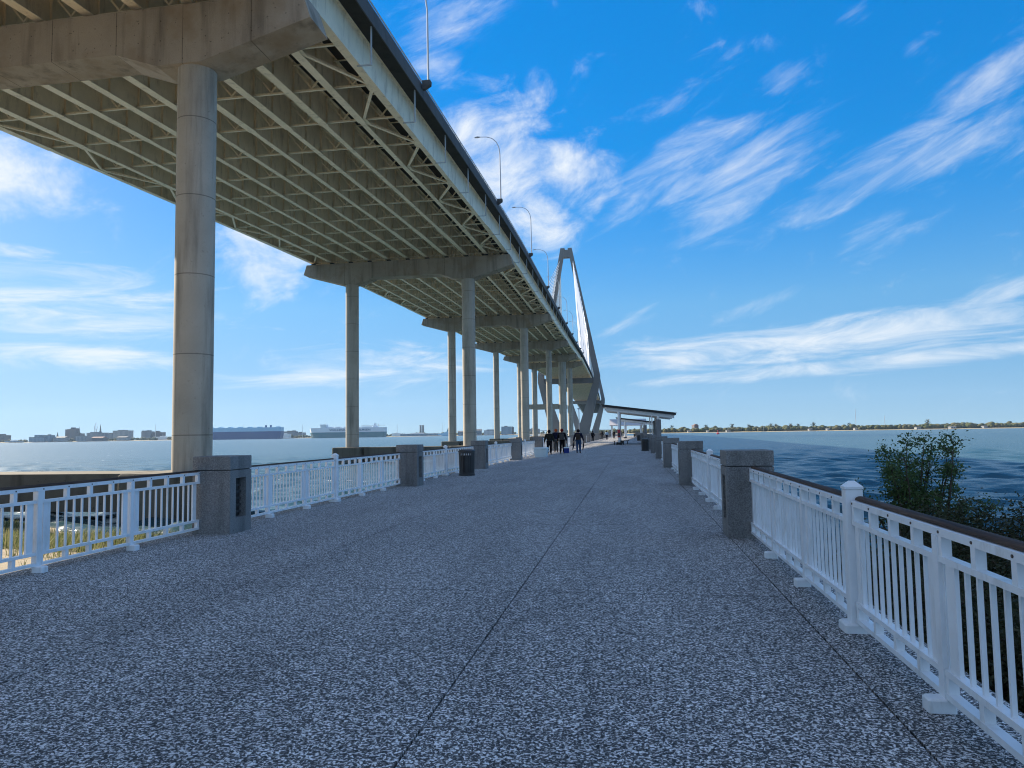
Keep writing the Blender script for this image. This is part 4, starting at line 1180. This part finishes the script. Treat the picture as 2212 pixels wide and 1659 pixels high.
building(z3(2000), z3(2260), y3(420), 2450, M['b_grey'], 'far dark building behind the farthest bridge columns')
b_ = at_depth(1459, 930, 1760)
building((2600+415*.2712)/1.808, (2600+475*.2712)/1.808, (1580+300*.2712)/1.808, 1750, M['b_brick'], 'reddish house standing above the trees of the right shore', [(.55, .9, (1580+280*.2712)/1.808, 'tower')], roof='roofred')
for i, (x, w) in enumerate([(1490, 7), (1530, 4), (1574, 8), (1752, 7), (1790, 5), (1850, 5), (1985, 9), (2060, 12), (2130, 8)]):
    d = tab(right_line, x)+16
    building(x-w/2, x+w/2, tab([(1400, 933.5), (2212, 920.5)], x)-1.2, d, M['b_cream'], ['white cottage at the water below the reddish house', 'tiny white cottage left of the red buoy', 'white house on the shore right of the red buoy', 'white house on the right shore left of the radio masts', 'tiny white house just left of the taller radio mast',
              'tiny white house under the taller radio mast', 'white house on the shore behind the top of the big shrub', 'long white house on the shore right of the big shrub', 'white house nearest the right edge of the far shore'][i], pitched=True, name='shore_house', deep=9)
# far viaduct low over the water between the columns
pa, pb = at_depth(1150, 930, 2600), at_depth(1330, 930, 2800)
root = empty('far_viaduct', (0, 0, 0)); tag(root, 'low distant viaduct on the horizon between the far bridge columns', 'bridge')
MB().bar((pa.x, pa.y, 9), (pb.x, pb.y, 9), 12, 2.2).build('deck', M['b_grey'], root)
for k in range(9):
    q = pa.lerp(pb, k/8); MB().cbox(q.x, q.y, WZ-1, 7.8, 5, 5).build('column', M['b_grey'], root)

# ------------------------------------------------------------------ ships
def text_mesh(txt, size, name, mat, parent, loc, depth=.25):
    cu = bpy.data.curves.new(name, 'FONT'); cu.body = txt; cu.size = size; cu.extrude = depth; cu.offset = .05*size*.5
    o = bpy.data.objects.new(name, cu); COL.objects.link(o)
    dg = bpy.context.evaluated_depsgraph_get(); dg.update()
    me = bpy.data.meshes.new_from_object(o.evaluated_get(dg)); bpy.data.objects.remove(o); bpy.data.curves.remove(cu)
    me.materials.clear(); me.materials.append(mat); me.name = name
    xs = [v.co.x for v in me.vertices]; wid = max(xs)-min(xs)
    n = bpy.data.objects.new(name, me); COL.objects.link(n); n.parent = parent; n.location = loc; n.rotation_euler = (math.pi/2, 0, 0)
    return n, wid
def ship(xl, xr, d, hull_h, top_h, hullc, topc, label, bow_left=True):
    a, b = at_depth(xl, 930, d), at_depth(xr, 930, d); a.z = b.z = 0; w = (b-a).length; c = (a+b)/2
    root = empty('car_carrier', (c.x, c.y, WZ), math.atan2(b.y-a.y, b.x-a.x)); tag(root, label, 'ship', 'car carrier ships across the harbour')
    L2 = w/2; bd = 32
    def plan(x0, x1, z, flare): 
        return [(x0, bd/2, z), (x0+14-flare, 2, z), (x0+30-flare, 0, z), (x1-6, 0, z), (x1, 3, z), (x1, bd-3, z), (x1-6, bd, z), (x0+30-flare, bd, z), (x0+14-flare, bd-2, z)]
    hb = MB().loft([plan(-L2+5, L2-3, -.5, 0), plan(-L2+2, L2-.5, hull_h*.5, 3), plan(-L2, L2, hull_h, 6)]); hb.build('hull', hullc, root)
    MB().loft([plan(-L2, L2, hull_h+.02, 6), plan(-L2-.2, L2, top_h, 9)]).build('superstructure', topc, root)
    return root, w
SH = {'blue': paint('ship_blue', (.012, .065, .20), .05, .5, None, .05), 'sky': paint('ship_pale_blue', (.28, .52, .68), .05, .5, None, .05), 'teal': paint('ship_teal', (.03, .16, .19), .05, .5, None, .05), 'white': paint('ship_white', (.66, .70, .72), .04, .5, None, .05), 'letter': paint('ship_letters', (.06, .13, .22), .03, .5)}
s1, w1 = ship(430, 606, 1990, 21, 32, SH['blue'], SH['sky'], 'car carrier with dark blue hull and pale upper decks, right of the near bridge column')
mb = MB()
for u in (.10, .22, .34, .46, .58, .70, .93): mb.box(-w1/2+w1*u, -w1/2+w1*u+9, 8, 24, 32.01, 34.0)
mb.build('deck_house', SH['sky'], s1)
for u in (.80, .86): MB().cyl(-w1/2+w1*u, 14, 32.01, 38, 2.6, 14).build('funnel', SH['blue'], s1)
for u in (.52, .66): MB().tube([(-w1/2+w1*u, 15, 32), (-w1/2+w1*u, 15, 41)], .3, 5).build('mast', M['galv'], s1)
s2, w2 = ship(666.5, 832, 2040, 15.5, 28, SH['teal'], SH['white'], 'car carrier with teal hull and white upper decks lettered in dark capitals')
MB().loft([[(-w2*.35, 3, 28.02), (-w2*.27, 3, 28.02), (-w2*.27, 29, 28.02), (-w2*.35, 29, 28.02)], [(-w2*.35, 1, 38), (-w2*.28, 1, 38), (-w2*.28, 31, 38), (-w2*.35, 31, 38)]]).build('bridge_house', SH['white'], s2)
mb = MB()
for u in (-.26, -.16, -.05, .08, .18, .25): mb.box(w2*u, w2*u+15, 6, 26, 28.02, 31)
mb.build('deck_house', SH['white'], s2)
fn = MB().loft([[(w2*.32, 6, 28.02), (w2*.40, 6, 28.02), (w2*.40, 24, 28.02), (w2*.32, 24, 28.02)], [(w2*.345, 9, 33), (w2*.37, 9, 33), (w2*.37, 21, 33), (w2*.345, 21, 33)], [(w2*.345, 9, 39), (w2*.37, 9, 39), (w2*.37, 21, 39), (w2*.345, 21, 39)]]); fn.build('funnel', SH['white'], s2)
MB().tube([(-w2*.30, 15, 38), (-w2*.30, 15, 44)], .3, 5).build('mast', M['galv'], s2)
u0, u1 = (318-20)/(1115-20), (905-20)/(1115-20)
tx, tw = text_mesh('WALLENIUS WILHELMSEN', 7.2, 'lettering', SH['letter'], s2, (-w2/2+w2*u0, -.3, 19.3))
tx.scale = (w2*(u1-u0)/tw, 1, 1)
# green and white vessel behind the third pier
a, b = at_depth(z7(1885), 930, 2180), at_depth(z7(2075), 930, 2180); c = (a+b)/2; w = (b-a).length
root = empty('moored_vessel', (c.x, c.y, WZ), math.atan2(b.y-a.y, b.x-a.x)); tag(root, 'pale green and white vessel with a raised tail moored right of the dock shed', 'ship')
MB().loft([[(-w/2, 2, 3), (-w/2, 12, 3), (-w/2, 12, 6), (-w/2, 2, 6)], [w*0 and 0 or (-w*.1, 0, -.4), (-w*.1, 14, -.4), (-w*.1, 14, 10), (-w*.1, 0, 10)], [(w/2, 0, -.4), (w/2, 14, -.4), (w/2, 14, 17), (w/2, 0, 17)]]).build('hull', SH['sky'], root)
MB().loft([[(w*.12, 4, 12), (w*.12, 10, 12), (w*.3, 10, 14), (w*.3, 4, 14)], [(w*.24, 5, 25), (w*.24, 9, 25), (w*.32, 9, 25), (w*.32, 5, 25)]]).build('funnel', SH['teal'], root)

# red buoy and small boat
p = at_depth(1551, 938, 900)
root = empty('channel_buoy', (p.x, p.y, WZ)); tag(root, 'small red buoy on the water in front of the right-hand shore', 'buoy')
MB().lathe([(.4, -.3), (1.9, .1), (1.9, .8), (1.0, 1.1)], n=14).build('float', M['red'], root); MB().lathe([(.9, 1.1), (.5, 3.2), (.75, 3.25), (.7, 4.6), (.1, 4.8)], n=10).build('topmark', M['red'], root)
p = at_depth((2600+1412*.2712)/1.808, 930, 1330)
root = empty('sailing_boat', (p.x, p.y, WZ), .4); tag(root, 'tiny white boat with a bare mast off the right-hand shore', 'boat')
MB().loft([[(-5, -.3, .9), (-5, .3, .9), (-5, .2, 1.1), (-5, -.2, 1.1)], [(0, -1.4, -.2), (0, 1.4, -.2), (0, 1.6, 1.1), (0, -1.6, 1.1)], [(4.5, -1.1, -.2), (4.5, 1.1, -.2), (4.5, 1.3, 1.1), (4.5, -1.3, 1.1)]]).build('hull', M['whitefar'], root)
MB().tube([(0, 0, 1), (0, 0, 14)], .15, 6).build('mast', M['whitefar'], root)

# ================================================================== HAZE
m = bpy.data.materials.new('haze'); m.use_nodes = True; nt = m.node_tree; nt.nodes.remove(nt.nodes['Principled BSDF'])
pv = nt.nodes.new('ShaderNodeVolumePrincipled'); pv.inputs['Color'].default_value = (.50, .72, 1, 1); pv.inputs['Density'].default_value = HAZE
pv.inputs['Anisotropy'].default_value = .2
nt.links.new(pv.outputs[0], nt.nodes['Material Output'].inputs['Volume'])
if HAZE > 0:
    hz = MB().box(-4200, 4200, -400, 4200, -8, 190).build('haze', m); tag(hz, kind='stuff'); hz['label'] = 'thin blue air haze over the harbour'
